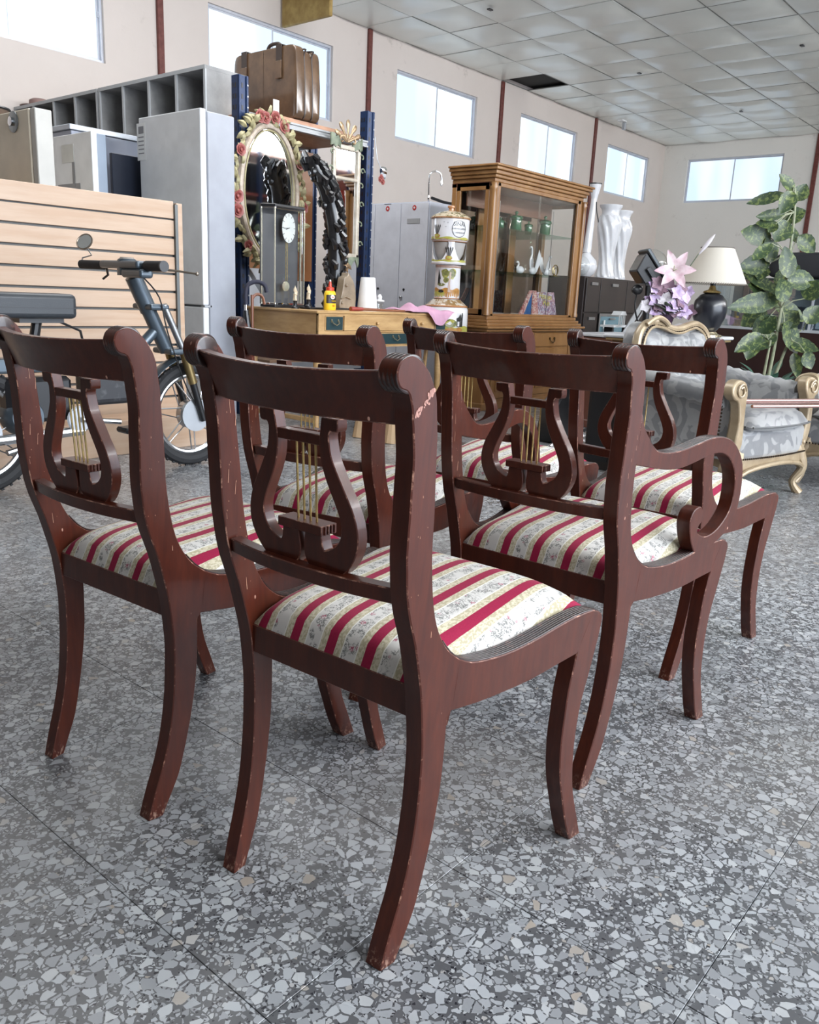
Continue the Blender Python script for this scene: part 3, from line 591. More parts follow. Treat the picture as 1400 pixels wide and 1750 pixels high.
t.p('swing_arm',MB().tube([(1.95,yb-.06,.25),(1.50,yb-.07,.24)],.022,10).tube([(2.05,yb-.02,.27),(1.6,yb-.05,.18)],.014,10),STEEL,smooth=True); t.p('motor_housing',MB().lathe([(.001,-.06),(.07,-.06),(.09,-.03),(.09,.03),(.001,.06)],24,(1.70,yb,.33),'y'),BG,smooth=True)
t.p('brake_cable',MB().tube(crp([(2.27,yb-.1,.95),(2.36,yb-.09,.86),(2.40,yb-.09,.70),(2.50,yb-.075,.45),(2.58,yb-.06,.32)]),.0035,6),BLK,smooth=True)
# ---------- blue pallet rack ----------
t=TH('storage_rack','navy blue perforated steel storage rack with an orange-brown back board','rack',(4.6,5.3,0))
def post(x,y,s):
    m=MB(); m.box(x,x+.085,y,y+.006,0,2.33).box(x if s>0 else x+.079,x+.006 if s>0 else x+.085,y,y+.075,0,2.33).box(x,x+.02,y-.010,y,0,2.33).box(x+.065,x+.085,y-.010,y,0,2.33)
    po=t.p('post',m,BLUE,bevel=.003); h=MB(); b=MB()
    for k in range(26):
        z=.5+k*.07; h.box(x+.028,x+.042,y-.0012,y+.0015,z,z+.03); h.box(x-.0012 if s>0 else x+.0785,x+.0015,y+.02,y+.034,z,z+.03); h.box(x-.0012,x+.0015,y+.048,y+.060,z,z+.03); b.lathe([(.001,-.002),(.006,-.002),(.006,0),(.001,0)],8,(x+.075,y-.011,z+.02),'y')
    stuff(t.p('slot',h,BLK,po)); stuff(t.p('stud',b,GREYM,po))
post(3.94,4.96,1); post(5.225,4.96,1); post(4.24,5.62,1); post(5.225,5.62,1)
t.p('beam',MB().box(4.02,5.23,4.95,4.985,2.055,2.105).box(4.02,5.23,4.94,4.95,2.09,2.105).box(4.02,5.23,4.94,4.95,2.055,2.07),mat('pale_grey_beam',(.36,.37,.38),.4,.3),bevel=.002); t.p('beam',MB().box(4.32,5.23,5.63,5.66,2.055,2.105),GREYM,bevel=.002)
t.p('shelf_board',MB().box(4.03,5.22,4.99,5.19,2.085,2.108).box(4.25,5.22,5.19,5.63,2.085,2.108),mat('chipboard',(.42,.24,.14),.6,col2=(.5,.32,.2),scale=30),bevel=.002)
t.p('back_board',MB().box(4.33,5.21,5.56,5.58,1.0,2.05),mat('orange_veneer',(.34,.13,.045),.35,col2=(.42,.19,.08),scale=3),bevel=.001)
t.p('brace',MB().tube([(3.99,5.02,1.15),(4.62,5.08,.45)],.02,4).tube([(4.02,5.06,.45),(4.5,5.12,1.1)],.018,4),GREYM); t.p('beam',MB().box(4.02,5.23,4.95,4.985,.30,.37),GREYM,bevel=.002)
t.p('shelf_board',MB().box(4.25,5.22,4.99,5.63,.37,.39),mat('chipboard',(.42,.24,.14),.6),bevel=.002)
t=TH('board_stack','thin reddish chipboard panels lying on the rack under the suitcase','board',(4.7,5.2,2.108))
for k in range(2): t.p('board',MB().box(4.34,5.12-.12*k,4.975+.02*k,5.70-.1*k,2.109+.018*k,2.126+.018*k),mat('red_chipboard',(.42,.22,.14),.5,col2=(.50,.30,.2),scale=12),bevel=.001)
t=TH('shelf_board','white shelf board leaning behind the wall clock under the rack','board',(4.2,5.3,.39))
t.p('sheet',MB().box(4.27,4.78,5.30,5.33,.40,1.08).rot('X',R(-6),(4.2,5.3,.4)),mat('white_board',(.62,.64,.68),.5),bevel=.002)
# suitcase
LEA=mat('brown_leather',(.075,.043,.025),.22,col2=(.14,.082,.046),scale=5,coat=.5,bump=.12,bscale=9); LEA2=mat('dark_brown_leather',(.045,.03,.024),.35)
t=TH('suitcase','worn brown leather suitcase with two straps, standing on top of the blue rack','suitcase',(4.6,5.33,2.146))
def bag(x0,x1,y0,y1,z0,z1,tp=.13,ex=.28):
    cx,cy,cz=(x0+x1)/2,(y0+y1)/2,(z0+z1)/2; hx,hy,hz=(x1-x0)/2,(y1-y0)/2,(z1-z0)/2; m=MB()
    def sup(a,b,p=ex):
        ca,sa,cb,sb=math.cos(a),math.sin(a),math.cos(b),math.sin(b); f=lambda w,q=p:math.copysign(abs(w)**q,w)
        x,y,z=f(cb)*f(ca),f(cb)*f(sa),f(sb); return (cx+x*hx*(1-tp*max(0,z)) ,cy+y*hy*(1-tp*max(0,z)),cz+z*hz)
    m.grid(40,20,lambda u,v:sup(-PI+2*PI*u,-PI/2+PI*v)); return m
def slope(mb):   # the case leans and tapers; lean it slightly
    return mb.rot('Z',R(0),(4.3,5.2,2.1))
t.p('body',bag(4.475,4.57,4.965,5.70,2.146,2.65,.05,.15),LEA,smooth=True,angle=60); t.p('body',bag(4.555,4.645,4.965,5.69,2.146,2.63,.05,.18),LEA,smooth=True,angle=60); t.p('body',bag(4.63,4.73,4.97,5.69,2.146,2.64,.05,.18),LEA,smooth=True,angle=60)
for x in (4.562,4.638): t.p('piping',MB().tube(crp([(x,4.985,2.155),(x,4.966,2.22),(x,4.982,2.56),(x,5.02,2.628),(x,5.64,2.628),(x,5.68,2.56),(x,5.695,2.22)],5),.006,8),LEA2,smooth=True)
for y in (5.12,5.52):
    s_=t.p('strap',MB().grid(3,14,lambda u,v:(4.478-.006+(.0 if v<.5 else (v-.5)/.5*.24),y+u*.06,2.50+min(v,.5)/.5*.155),thick=(-.006,0,.004)),LEA2,smooth=True); t.p('strap_end',MB().box(4.460,4.468,y-.004,y+.062,2.43,2.55),LEA,s_,bevel=.006)
t.p('handle',MB().tube(crp([(4.60,5.27,2.645),(4.60,5.275,2.69),(4.60,5.31,2.715),(4.60,5.39,2.715),(4.60,5.425,2.69),(4.60,5.43,2.645)],5),.013,8),LEA2,smooth=True)
for y in (5.27,5.43): t.p('handle_ring',MB().tube([(4.60,y+.015*math.cos(a*PI/8),2.645+.015*math.sin(a*PI/8)) for a in range(16)],.004,6,closed=True),CHROME,smooth=True)
tag(MB().box(0,.055,0,.003,0,.13).box(.0,.055,-.05,0,0,.003).build('price_card',mat('paper_white',(.80,.80,.80),.6),loc=(4.34,5.06,2.128)),'small blank white card standing against the brown suitcase','card')
# oval mirror
MIR=mat('mirror_silver',(.85,.86,.87),.03,1); IVORY=mat('cracked_ivory_gilt',(.42,.33,.25),.5,.1,col2=(.60,.52,.44),scale=30,bump=.5,bscale=150); LEAF=mat('gilt_green_leaf',(.28,.25,.13),.5,col2=(.48,.42,.24),scale=12); ROSE=mat('rose_red_resin',(.26,.055,.05),.42,col2=(.42,.14,.12),scale=20)
t=TH('oval_mirror','oval mirror in a cream frame wreathed with red roses and gilt leaves','mirror',(4.19,4.9,1.11),rz=0)
def ov(a,k,y=0): return (4.19+(.26+k)*math.cos(a),4.89+y,1.585+(.445+k)*math.sin(a))
t.p('glass',MB().prism([(4.19+.245*math.cos(a*PI/32),1.585+.43*math.sin(a*PI/32)) for a in range(64)],4.885,4.892,'y'),MIR)
t.p('frame',MB().tube([ov(a*PI/36,0) for a in range(72)],.034,10,closed=True,flat=.7),IVORY,smooth=True); t.p('frame_bead',MB().tube([ov(a*PI/36,-.03,-.018) for a in range(72)],.006,6,closed=True),LEAF,smooth=True)
random.seed(11)
def leafmesh(L,w):
    return MB().grid(2,5,lambda u,v:((u-.5)*w*math.sin(PI*min(1,v*.92+.06))**.8,-.012*(1-abs(2*u-1))-.02*math.sin(v*PI),v*L),thick=(0,.003,0))
lm=leafmesh(.075,.040); lo=None
for k in range(120):
    a=k*2*PI/120+.02; 
    if -.9<(a-1.5*PI)<.25 and False: continue
    kk=random.uniform(.025,.07)
    if lo is None: lo=lm.build('leaf',LEAF,t.o,smooth=True); o=lo
    else: o=copy_part(lo,t.o)
    p=ov(a,kk,random.uniform(-.02,.005)); o.location=(p[0]-4.19,p[1]-4.9,p[2]-1.11)
    o.rotation_euler=(random.uniform(-.4,.4),-a+PI/2+random.uniform(-.9,.9)+(1.2 if k%2 else -1.2),random.uniform(-.5,.5))
def rose(r):
    m=MB(); m.ball((0,-.01,0),r*.30,10)
    for ring,(n,rr,tl) in enumerate(((3,.36,.25),(5,.62,.5),(6,.92,.85))):
        for i in range(n):
            a0=i*2*PI/n+ring*.5; w=2*PI/n*1.25
            def pt(u,v): a=a0+(u-.5)*w; q=rr*r*(.35+.65*v)*(1-.12*abs(2*u-1)); return (q*math.cos(a),-(.62-.16*ring)*r*v**.6*(1-.35*v*ring*.5)-.003*ring,q*math.sin(a))
            m.grid(4,3,pt,thick=(0,.002,0))
    return m
rm=rose(.052); ro=None
for ang,kk in ((100,.05),(84,.06),(68,.05),(150,.055),(186,.05),(197,.06),(228,.055),(28,.05),(-8,.055),(-18,.05),(262,.06),(275,.055),(108,.07)):
    a=R(ang); p=ov(a,kk,-.025)
    if ro is None: ro=rm.build('rose',ROSE,t.o,smooth=True); o=ro
    else: o=copy_part(ro,t.o)
    o.location=(p[0]-4.19,p[1]-4.9,p[2]-1.11); o.rotation_euler=(0,random.uniform(0,6),0); s_=random.uniform(.85,1.1); o.scale=(s_,s_,s_)
t.o.location=(4.15,4.9,1.11)
# rectangular mirror
t=TH('wall_mirror','narrow rectangular two-pane mirror with a gilt plumed crest, hanging at the right of the rack','mirror',(4.92,4.9,1.03))
SIL=mat('silvered_cream_wood',(.44,.38,.30),.45,.2,col2=(.60,.55,.47),scale=15); VERD=mat('verdigris_carving',(.13,.16,.11),.6,col2=(.26,.29,.2),scale=14); GILT=mat('antique_gilt',(.30,.19,.11),.38,.6,col2=(.45,.33,.2),scale=14)
xa,xb,za,zb=4.77,5.075,1.19,2.02
t.p('glass',MB().box(xa+.03,xb-.03,4.885,4.89,za+.03,zb-.03),MIR)
for b in ((xa,xa+.035,za,zb),(xb-.035,xb,za,zb),(xa,xb,za,za+.035),(xa,xb,zb-.035,zb),(xa+.03,xb-.03,1.765,1.79)): t.p('moulding',MB().box(b[0],b[1],4.865,4.893,b[2],b[3]),SIL,bevel=.008,bseg=2)
def scrollwork(cx,cz,s=1,fl=1): return MB().tube([(cx+fl*(.045-.004*k)*s*math.cos(k*.55),4.872-.001*k,cz+(.045-.004*k)*s*math.sin(k*.55)) for k in range(11)],[.010*s*(1-.05*k) for k in range(11)],7)
for x,z,fl in ((xa-.01,1.95,1),(xa-.015,1.83,-1),(xa-.01,1.72,1),(xb+.01,1.95,-1),(xb+.02,1.85,1),(xb+.012,1.74,-1),(xb+.015,1.6,1),(xb+.01,1.45,-1),(xb+.012,1.3,1),(xa-.012,1.55,-1),(xa-.01,1.35,1)): t.p('carved_scroll',scrollwork(x,z,.7,fl),VERD,smooth=True)
for x,fl in ((xa+.02,1),(xb-.02,-1)):
    t.p('carved_leaf',MB().grid(6,6,lambda u,v:(x-fl*.04+fl*u*.11,4.872-.02*math.sin(PI*u),2.0+v*(.09-.05*u)+.012*math.sin(u*14)),thick=(0,.012,0)),VERD,smooth=True); t.p('carved_leaf',MB().grid(6,6,lambda u,v:(x-fl*.03+fl*u*.12,4.872-.02*math.sin(PI*u),1.20-v*(.05+.03*math.sin(u*9))),thick=(0,.012,0)),VERD,smooth=True)
cx=(xa+xb)/2
for a in (-65,-35,0,35,65):
    q=MB().lathe([(.001,0),(.012,.01),(.010,.08),(.021,.12),(.016,.145),(.001,.155)],10,sx=1,sy=.6); q.rot('Y',R(a)).move(cx,4.868,2.04+.01*math.cos(R(a))); t.p('crest_plume',q,GILT,smooth=True)
t.p('crest_scroll',scrollwork(cx-.06,2.05,1,1),GILT,smooth=True); t.p('crest_scroll',scrollwork(cx+.06,2.05,1,-1),GILT,smooth=True)
for a in (-50,-20,15,45): t.p('pendant_plume',MB().lathe([(.001,0),(.012,.02),(.016,.07),(.001,.10)],10,sy=.6).rot('Y',R(180+a)).move(cx,4.868,1.165),GILT,smooth=True)
t.p('pendant_boss',MB().ball((cx,4.86,1.12),.02,10),GILT,smooth=True)
# carved ebony figure column
t=TH('carved_sculpture','tall black carved ebony column of entwined figures, standing on the desk','sculpture',(4.42,4.45,.80))
EB=mat('ebony',(.012,.011,.012),.28,coat=.3)
path=[(4.42,4.45,.80),(4.41,4.45,.95),(4.42,4.45,1.15),(4.42,4.46,1.35),(4.40,4.48,1.5),(4.36,4.5,1.65),(4.29,4.53,1.76),(4.25,4.55,1.85)]
t.p('plinth',MB().box(4.35,4.49,4.39,4.51,.80,.835).lathe([(.062,.0),(.055,.04),(.05,.12)],14,(4.42,4.45,.83)),EB,bevel=.003)
t.p('core',MB().tube(crp(path,4),[.062]*18+[.068,.067,.066,.065,.064,.063,.062,.06,.058,.056,.05],12),EB,smooth=True)
random.seed(4); pp=[Vector(p) for p in crp(path,6)]
for k in range(120):
    c=pp[2+k*len(pp[:-4])//120]; a=random.uniform(0,6.28); q=MB()
    rr=.066; o_=c+Vector((rr*math.cos(a),rr*math.sin(a),0))
    if k%4==0: q.ball(tuple(o_),random.uniform(.024,.032),8,sc=(1,1,1.25)); nm='carved_head'
    else:
        e=o_+Vector((.03*math.sin(a),-.03*math.cos(a),random.uniform(.02,.045))); q.tube([tuple(o_-Vector((0,0,.03))),tuple(o_+Vector((.012*math.cos(a),.012*math.sin(a),0))),tuple(e)],[.018,.024,.015],7); nm='carved_limb'
    t.p(nm,q,EB,smooth=True)
for c_ in t.o.children: c_.location=(.11,.125,0)
# wall clock
t=TH('wall_clock','black-framed glass wall clock with an oval white dial and brass pendulum, leaning on the desk','clock',(3.9,4.45,.80),rz=0)
yc=4.40; xa,xb=3.745,4.105; za,zb=.805,1.465
fr=[(xa,yc+.09),(xa+.05,yc),(xb-.05,yc),(xb,yc+.09),(xb-.02,yc+.12),(xa+.02,yc+.12)]
for z0,z1 in ((za,za+.018),(zb-.018,zb)): t.p('cap',MB().prism(fr,z0,z1,'z'),BLK,bevel=.003)
for z0 in (za+.018,zb-.03): t.p('cap_trim',MB().prism([(a+(.006 if a<3.93 else -.006),b+.004) for a,b in fr],z0,z0+.012,'z'),CHROME,bevel=.001)
t.p('backplate',MB().box(xa+.015,xb-.015,yc+.108,yc+.118,za+.02,zb-.02),mat('smoked_back',(.10,.10,.11),.3))
GL=glass('clear_glass',(.965,.975,.97))
t.p('front_glass',MB().box(xa+.052,xb-.052,yc+.004,yc+.007,za+.03,zb-.03),GL)
for x0,y0,x1,y1 in ((xa+.006,yc+.088,xa+.05,yc+.006),(xb-.006,yc+.088,xb-.05,yc+.006)): t.p('side_glass',MB().add([(x0,y0,za+.03),(x1,y1,za+.03),(x1,y1,zb-.03),(x0,y0,zb-.03)],[(0,1,2,3)]),GL)
for x,y in ((xa+.008,yc+.09),(xa+.05,yc+.005),(xb-.05,yc+.005),(xb-.008,yc+.09)): t.p('corner_rod',MB().box(x-.004,x+.004,y-.002,y+.006,za+.02,zb-.02),mat('pale_gold_rod',(.55,.52,.42),.25,.8))
dl=t.p('dial',MB().prism([(3.955+.058*math.cos(a*PI/20),1.325+.095*math.sin(a*PI/20)) for a in range(40)],yc+.05,yc+.054,'y'),mat('dial_white',(.78,.78,.77),.4))
for k in range(12):
    a=k*PI/6; t.p('numeral',MB().box(-.0016,.0016,0,.0008,.0,.016).rot('Y',a,(0,0,0)).move(3.955+.044*math.sin(a),yc+.049,1.325+.074*math.cos(a)),BLK,dl)
t.p('hand',MB().box(-.0015,.0015,0,.001,-.008,.048).rot('Y',R(-95)).move(3.955,yc+.047,1.325),BLK,dl); t.p('hand',MB().box(-.002,.002,0,.001,-.006,.030).rot('Y',R(-110)).move(3.955,yc+.046,1.325),BLK,dl)
t.p('pendulum_rod',MB().box(3.951,3.955,yc+.06,yc+.063,.98,1.25).box(3.939,3.942,yc+.06,yc+.063,.98,1.25),BRASS); t.p('pendulum_bob',MB().lathe([(.001,-.004),(.03,-.003),(.033,0),(.03,.003),(.001,.004)],24,(0,0,0),'y').move(3.94,yc+.06,.945),mat('pale_brass',(.75,.70,.55),.25,.8),smooth=True)
# desk
GRN=mat('dark_green_leather',(.008,.032,.038),.4); 
t=TH('writing_desk','honey pine writing desk with dark green drawer fronts, loaded with bric-a-brac','desk',(4.45,4.3,0))
t.p('top',MB().box(3.76,5.13,3.955,4.68,.785,.802),PINE,bevel=.004)
t.p('side_panel',MB().box(3.78,3.80,3.975,4.665,.55,.785),PINE,bevel=.002); t.p('side_panel',MB().box(5.09,5.11,3.975,4.665,.55,.785),PINE,bevel=.002); t.p('back_panel',MB().box(3.80,5.09,4.645,4.665,.55,.785),PINE)
t.p('apron_rail',MB().box(3.78,5.11,3.965,3.985,.772,.785).box(3.78,5.11,3.965,3.985,.665,.674),PINE,bevel=.001)
def drawer(x0,x1,z0,z1,mt,pull=True):
    d=t.p('drawer',MB().box(x0,x1,3.958,4.35,z0,z1),PINE,bevel=.002)
    if mt is not PINE: t.p('drawer_panel',MB().box(x0+.008,x1-.008,3.954,3.958,z0+.006,z1-.006),mt,d)
    cx,cz=(x0+x1)/2,(z0+z1)/2+.006
    if pull: t.p('pull',MB().tube([(cx-.03,3.95,cz+.012),(cx-.03,3.937,cz-.004),(cx,3.933,cz-.018),(cx+.03,3.937,cz-.004),(cx+.03,3.95,cz+.012)],.003,6).box(cx-.035,cx-.025,3.95,3.954,cz,cz+.02).box(cx+.025,cx+.035,3.95,3.954,cz,cz+.02),mat('aged_brass',(.35,.30,.2),.4,.8),d,smooth=True)
    else: t.p('knob',MB().ball((cx,3.948,cz-.005),.012,10),PINE,d,smooth=True)
drawer(3.835,4.0,.676,.772,GRN); drawer(4.012,4.645,.676,.772,PINE,False); drawer(4.657,4.965,.676,.772,PINE,False); drawer(4.975,5.10,.676,.772,GRN)
drawer(4.33,4.72,.578,.662,GRN); drawer(4.73,5.09,.578,.662,GRN)
t.p('apron_rail',MB().box(4.30,5.11,3.965,3.985,.565,.577).box(3.78,3.835,3.962,3.985,.55,.785).box(3.80,4.30,3.965,3.985,.64,.665),PINE,bevel=.001)
for x in (3.785,5.06):
    for y in (3.975,4.62): t.p('leg',MB().lathe([(.02,0),(.024,.02),(.016,.06),(.022,.25),(.028,.45),(.028,.56)],12,(x+.025,y+.025,0)),PINE,smooth=True)
t.p('stretcher',MB().box(3.795,3.825,4.02,4.62,.07,.10),PINE,bevel=.002)
DZ=.802
t=TH('glue_bottle','yellow glue bottle with a red nozzle, on the front edge of the desk','bottle',(4.08,4.2,DZ)); c=(4.08,4.17,DZ); YEL=mat('yellow_plastic',(.78,.52,.02),.35); REDP=mat('red_plastic',(.55,.05,.02),.35)
t.p('body',MB().lathe([(.001,0),(.044,0),(.048,.006),(.048,.10),(.040,.122),(.030,.128),(.001,.128)],28,c,sy=.7),YEL,smooth=True,angle=50); t.p('cap',MB().lathe([(.031,.128),(.031,.148),(.014,.152),(.008,.188),(.001,.19)],20,c,sy=.8),REDP,smooth=True,angle=50); t.p('tip',MB().lathe([(.001,.186),(.007,.188),(.005,.198),(.001,.2)],10,c),mat('paper_white',(.8,.8,.8),.6),smooth=True)
lb=t.p('label',MB().grid(10,1,lambda u,v:(c[0]+.0488*math.sin(-1.2+u*2.4),c[1]-.0345*math.cos(-1.2+u*2.4),DZ+.045+v*.055)),mat('label_black',(.03,.02,.015),.4),smooth=True)
t.p('badge',MB().prism([(c[0]-.010+.020*math.cos(a*PI/10),DZ+.086+.014*math.sin(a*PI/10)) for a in range(20)],c[1]-.0375,c[1]-.036,'y'),mat('label_white',(.8,.78,.75),.4),lb)
text('Pattex',.0105,REDP,t.o,(c[0]-.010-t.b[0],c[1]-.0385-t.b[1],.086),(R(90),0,0)); text('MADERA',.010,YEL,t.o,(c[0]-t.b[0],c[1]-.0365-t.b[1],.060),(R(90),0,0)); text('750',.014,REDP,t.o,(c[0]-t.b[0],c[1]-.0355-t.b[1],.028),(R(90),0,0))
IVR=mat('ivory_resin',(.72,.60,.44),.4)
cb=TH('chess_board','small black tray under the two ivory figurines','tray',(4.15,4.28,DZ)); cb.p('tray',MB().box(3.96,4.35,4.24,4.34,DZ,DZ+.012),BLK,bevel=.002)
for x,y,lb in ((3.95+.045,4.29,'ivory chess figurine on a black base, right of the clock and clear of its glass'),(3.975-.07,4.325,'ivory chess figurine on a black base, partly behind the clock glass')):
    zz=DZ+.012 if x>3.96 else DZ
    t=TH('figurine',lb,'figurine',(x,y,zz),'ivory chess figurines'); 
    t.p('base',MB().lathe([(.001,0),(.026,0),(.026,.008),(.015,.02),(.013,.045),(.017,.052),(.001,.052)],18,(x,y,zz)),BLK,smooth=True); t.p('figure',MB().lathe([(.014,.052),(.011,.075),(.013,.095),(.008,.105),(.012,.115),(.010,.13),(.004,.14),(.001,.15)],14,(x,y,zz),twist=lambda a,h:1+.18*math.sin(3*a+9*h)).tube([(x-.012,y-.006,zz+.10),(x,y-.014,zz+.088),(x+.012,y-.005,zz+.112)],.004,6),IVR,smooth=True)
t=TH('horse_head','carved tan wooden horse head standing on the desk','carving',(4.49,4.45,DZ)); HW_=mat('tan_carved_wood',(.20,.15,.10),.38,col2=(.33,.26,.18),scale=8,coat=.2)
hp=cr([(-.075,0),(.075,0),(.085,.07),(.078,.14),(.055,.20),(.025,.235),(.0,.262),(-.012,.235),(-.04,.222),(-.05,.17),(-.062,.11),(-.082,.05),(-.085,.02)],3,{0,1})
m=MB().prism([(4.49+a,DZ+b) for a,b in hp],4.40,4.47,'y'); t.p('head',m,HW_,bevel=.018,bseg=3,smooth=True)
t.p('mane',MB().tube(crp([(4.495,4.435,DZ+.25),(4.545,4.435,DZ+.20),(4.568,4.435,DZ+.13),(4.573,4.435,DZ+.03)],4),.012,8),HW_,smooth=True); t.p('eye',MB().ball((4.468,4.398,DZ+.17),.012,10),HW_,smooth=True); t.p('nostril',MB().ball((4.43,4.398,DZ+.045),.010,8),HW_,smooth=True); t.p('bridle',MB().tube([(4.415,4.396,DZ+.075),(4.46,4.392,DZ+.09),(4.51,4.392,DZ+.075)],.005,6),HW_,smooth=True)
t=TH('paper_roll','white paper towel roll standing on the desk beside the horse head','paper roll',(4.655,4.36,DZ)); t.p('roll',MB().lathe([(.001,0),(.075,0),(.074,.02),(.055,.225),(.052,.235),(.018,.235),(.016,.2),(.001,.2)],32,(4.655,4.36,DZ)),mat('paper_white',(.8,.8,.8),.6),smooth=True,angle=50)
t=TH('cup_stack','clear plastic cup with a white lid on the desk, right of the paper roll','cup',(4.78,4.34,DZ)); c=(4.79,4.36,DZ)
t.p('cup',MB().lathe([(.022,0),(.032,.065),(.030,.065),(.020,.002)],20,c),GL,smooth=True); t.p('lid',MB().lathe([(.001,.066),(.036,.066),(.036,.074),(.015,.08),(.018,.10),(.010,.115),(.001,.12)],20,c),mat('paper_white',(.8,.8,.8),.6),smooth=True)
t=TH('cane','reddish wooden cane with a dark red handle lying along the desk top','cane',(4.5,4.1,DZ+.01)); t.p('shaft',MB().tube([(4.27,4.05,DZ+.014),(4.79,3.985,DZ+.008)],[.010,.006],8),mat('brown_cane',(.22,.08,.04),.4),smooth=True); t.p('handle',MB().tube([(4.17,4.06,DZ+.014),(4.28,4.05,DZ+.014)],[.016,.012],10),mat('red_lacquer',(.28,.04,.03),.3),smooth=True)
def pk(u,v):
    x=4.66+u*.50; f_=.035*math.sin(PI*min(1,u*1.1))*(1+.5*math.sin(u*17+v*5)); y=4.20-v*.262
    if v<.9: return (x,y,DZ+.008+f_*math.sin(PI*min(1,v/.9*.95+.05))+.012*abs(math.sin(u*11+v*4)))
    return (x,y-.02+.006*math.sin(u*25),DZ+.012-(v-.9)*10*(.10*max(0,math.sin(PI*(u-.35)/.6)) if .35<u<.95 else .005))
tag(MB().grid(44,30,pk,thick=(0,0,.003)).build('cloth',mat('pink_cloth',(.50,.27,.38),.8,col2=(.57,.33,.44),scale=9),smooth=True,angle=70),'crumpled pink cloth hanging over the front edge of the desk','cloth')
t=TH('umbrella','dark umbrella with a padded crook handle, leaning at the left end of the desk','umbrella',(3.62,4.35,0)); ub=(3.60,4.42)
t.p('handle',MB().tube(crp([(3.585,4.45,.815),(3.585,4.45,.90),(3.60,4.44,.945),(3.645,4.41,.965),(3.685,4.38,.945),(3.695,4.37,.90)],5),.014,12),mat('navy_foam',(.025,.025,.045),.7),smooth=True); t.p('collar',MB().tube([(3.585,4.45,.78),(3.585,4.45,.815)],.011,12),CHROME,smooth=True); t.p('canopy',MB().tube([(3.585,4.45,.78),(3.59,4.43,.60),(3.61,4.38,.08)],[.018,.03,.01],10),BLK,smooth=True); t.p('shaft',MB().tube([(3.61,4.38,.09),(3.615,4.37,0)],.005,6),CHROME)
t=TH('walking_stick','short brown hooked walking stick beside the umbrella','walking stick',(3.66,4.44,0)); t.p('stick',MB().tube(crp([(3.66,4.47,0),(3.655,4.47,.80),(3.66,4.47,.86),(3.69,4.46,.885),(3.725,4.45,.87),(3.735,4.44,.82)],5),.010,8),mat('brown_cane',(.22,.08,.04),.4),smooth=True)
# headlamp and red flowers hung on the rack
t=TH('hanging_lamp','small chrome clip lamp and red artificial roses hanging from the right rack post','lamp',(5.36,4.95,1.75))
t.p('cord',MB().tube([(5.31,4.945,2.15),(5.33,4.93,1.98),(5.38,4.92,1.90)],.003,6),GREYM); t.p('reflector',MB().lathe([(.001,0),(.03,.005),(.036,.03),(.030,.034),(.001,.026)],16,(5.40,4.90,1.90),'y'),CHROME,smooth=True); t.p('clip',MB().box(5.36,5.42,4.90,4.93,1.84,1.885),GREYM,bevel=.01)
for x,z in ((5.345,1.83),(5.375,1.815),(5.36,1.845)): o=copy_part(ro,t.o,(x-5.36,-.04,z-1.75),(0,x*90,0),(.55,.55,.55)); o.name='rose'
# yellow board hanging from the ceiling
tag(MB().box(6.98,7.03,7.22,8.0,3.80,4.16).build('insulation_board',mat('mustard_fibre_board',(.30,.19,.06),.8,col2=(.42,.29,.10),scale=12),bevel=.01),'mustard fibre board hanging down from the ceiling above the suitcase window','board')
# lockers
t=TH('locker','row of grey steel lockers with red round badges, behind the desk','locker',(6.75,5.85,0)); LOC=mat('locker_grey',(.70,.71,.77),.4)
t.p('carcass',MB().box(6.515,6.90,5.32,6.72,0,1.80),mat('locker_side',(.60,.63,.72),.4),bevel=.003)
BAD=mat('red_badge',(.50,.03,.03),.4)
for k in range(4):
    y0=5.325+k*.348; d=t.p('door',MB().box(6.50,6.513,y0+.004,y0+.344,.03,1.79),LOC,bevel=.002); t.p('lock',MB().lathe([(.001,-.006),(.012,-.006),(.012,0),(.001,0)],14,(6.50,y0+.27,.975),'x'),BLK,d,smooth=True)
    if k<2:
        t.p('badge',MB().lathe([(.001,-.003),(.024,-.003),(.024,0),(.001,0)],20,(6.50,y0+.175,1.745),'x'),BAD,d,smooth=True); t.p('badge_centre',MB().lathe([(.001,-.0045),(.010,-.0045),(.010,-.003),(.001,-.003)],14,(6.50,y0+.175,1.745),'x'),mat('label_white',(.8,.78,.75),.4),d)
    if k==0: t.p('label_holder',MB().box(6.495,6.5,y0+.10,y0+.26,1.60,1.645),mat('grey_label',(.40,.40,.41),.5),d); t.p('knob',MB().ball((6.49,y0+.30,.90),.018,10),STEEL,d,smooth=True)
    if k==1: t.p('name_plate',MB().box(6.497,6.5,y0+.13,y0+.22,1.785,1.79),BLK,d)
t=TH('curtain_hook','chrome swan-neck tube standing on the lockers','pipe',(6.55,5.35,1.80)); t.p('pipe',MB().tube(crp([(6.60,5.40,1.803),(6.515,5.345,1.815),(6.51,5.34,1.86),(6.51,5.34,2.02),(6.53,5.33,2.06),(6.58,5.31,2.075),(6.62,5.29,2.05),(6.63,5.285,1.99),(6.625,5.285,1.955)],5),.008,10),CHROME,smooth=True); t.p('bracket',MB().tube([(6.63+.012*math.cos(a*.5),5.285,1.98+.03*math.sin(a*.5)) for a in range(13)],.004,6,closed=True),CHROME,smooth=True)
t=TH('handle_bar','black curved handlebar tube lying on the lockers','pipe',(6.7,5.36,1.80)); t.p('grip',MB().tube([(6.56,5.34,1.835),(6.75,5.34,1.815),(6.88,5.34,1.815),(6.90,5.34,1.80)],.014,10),BLK,smooth=True)
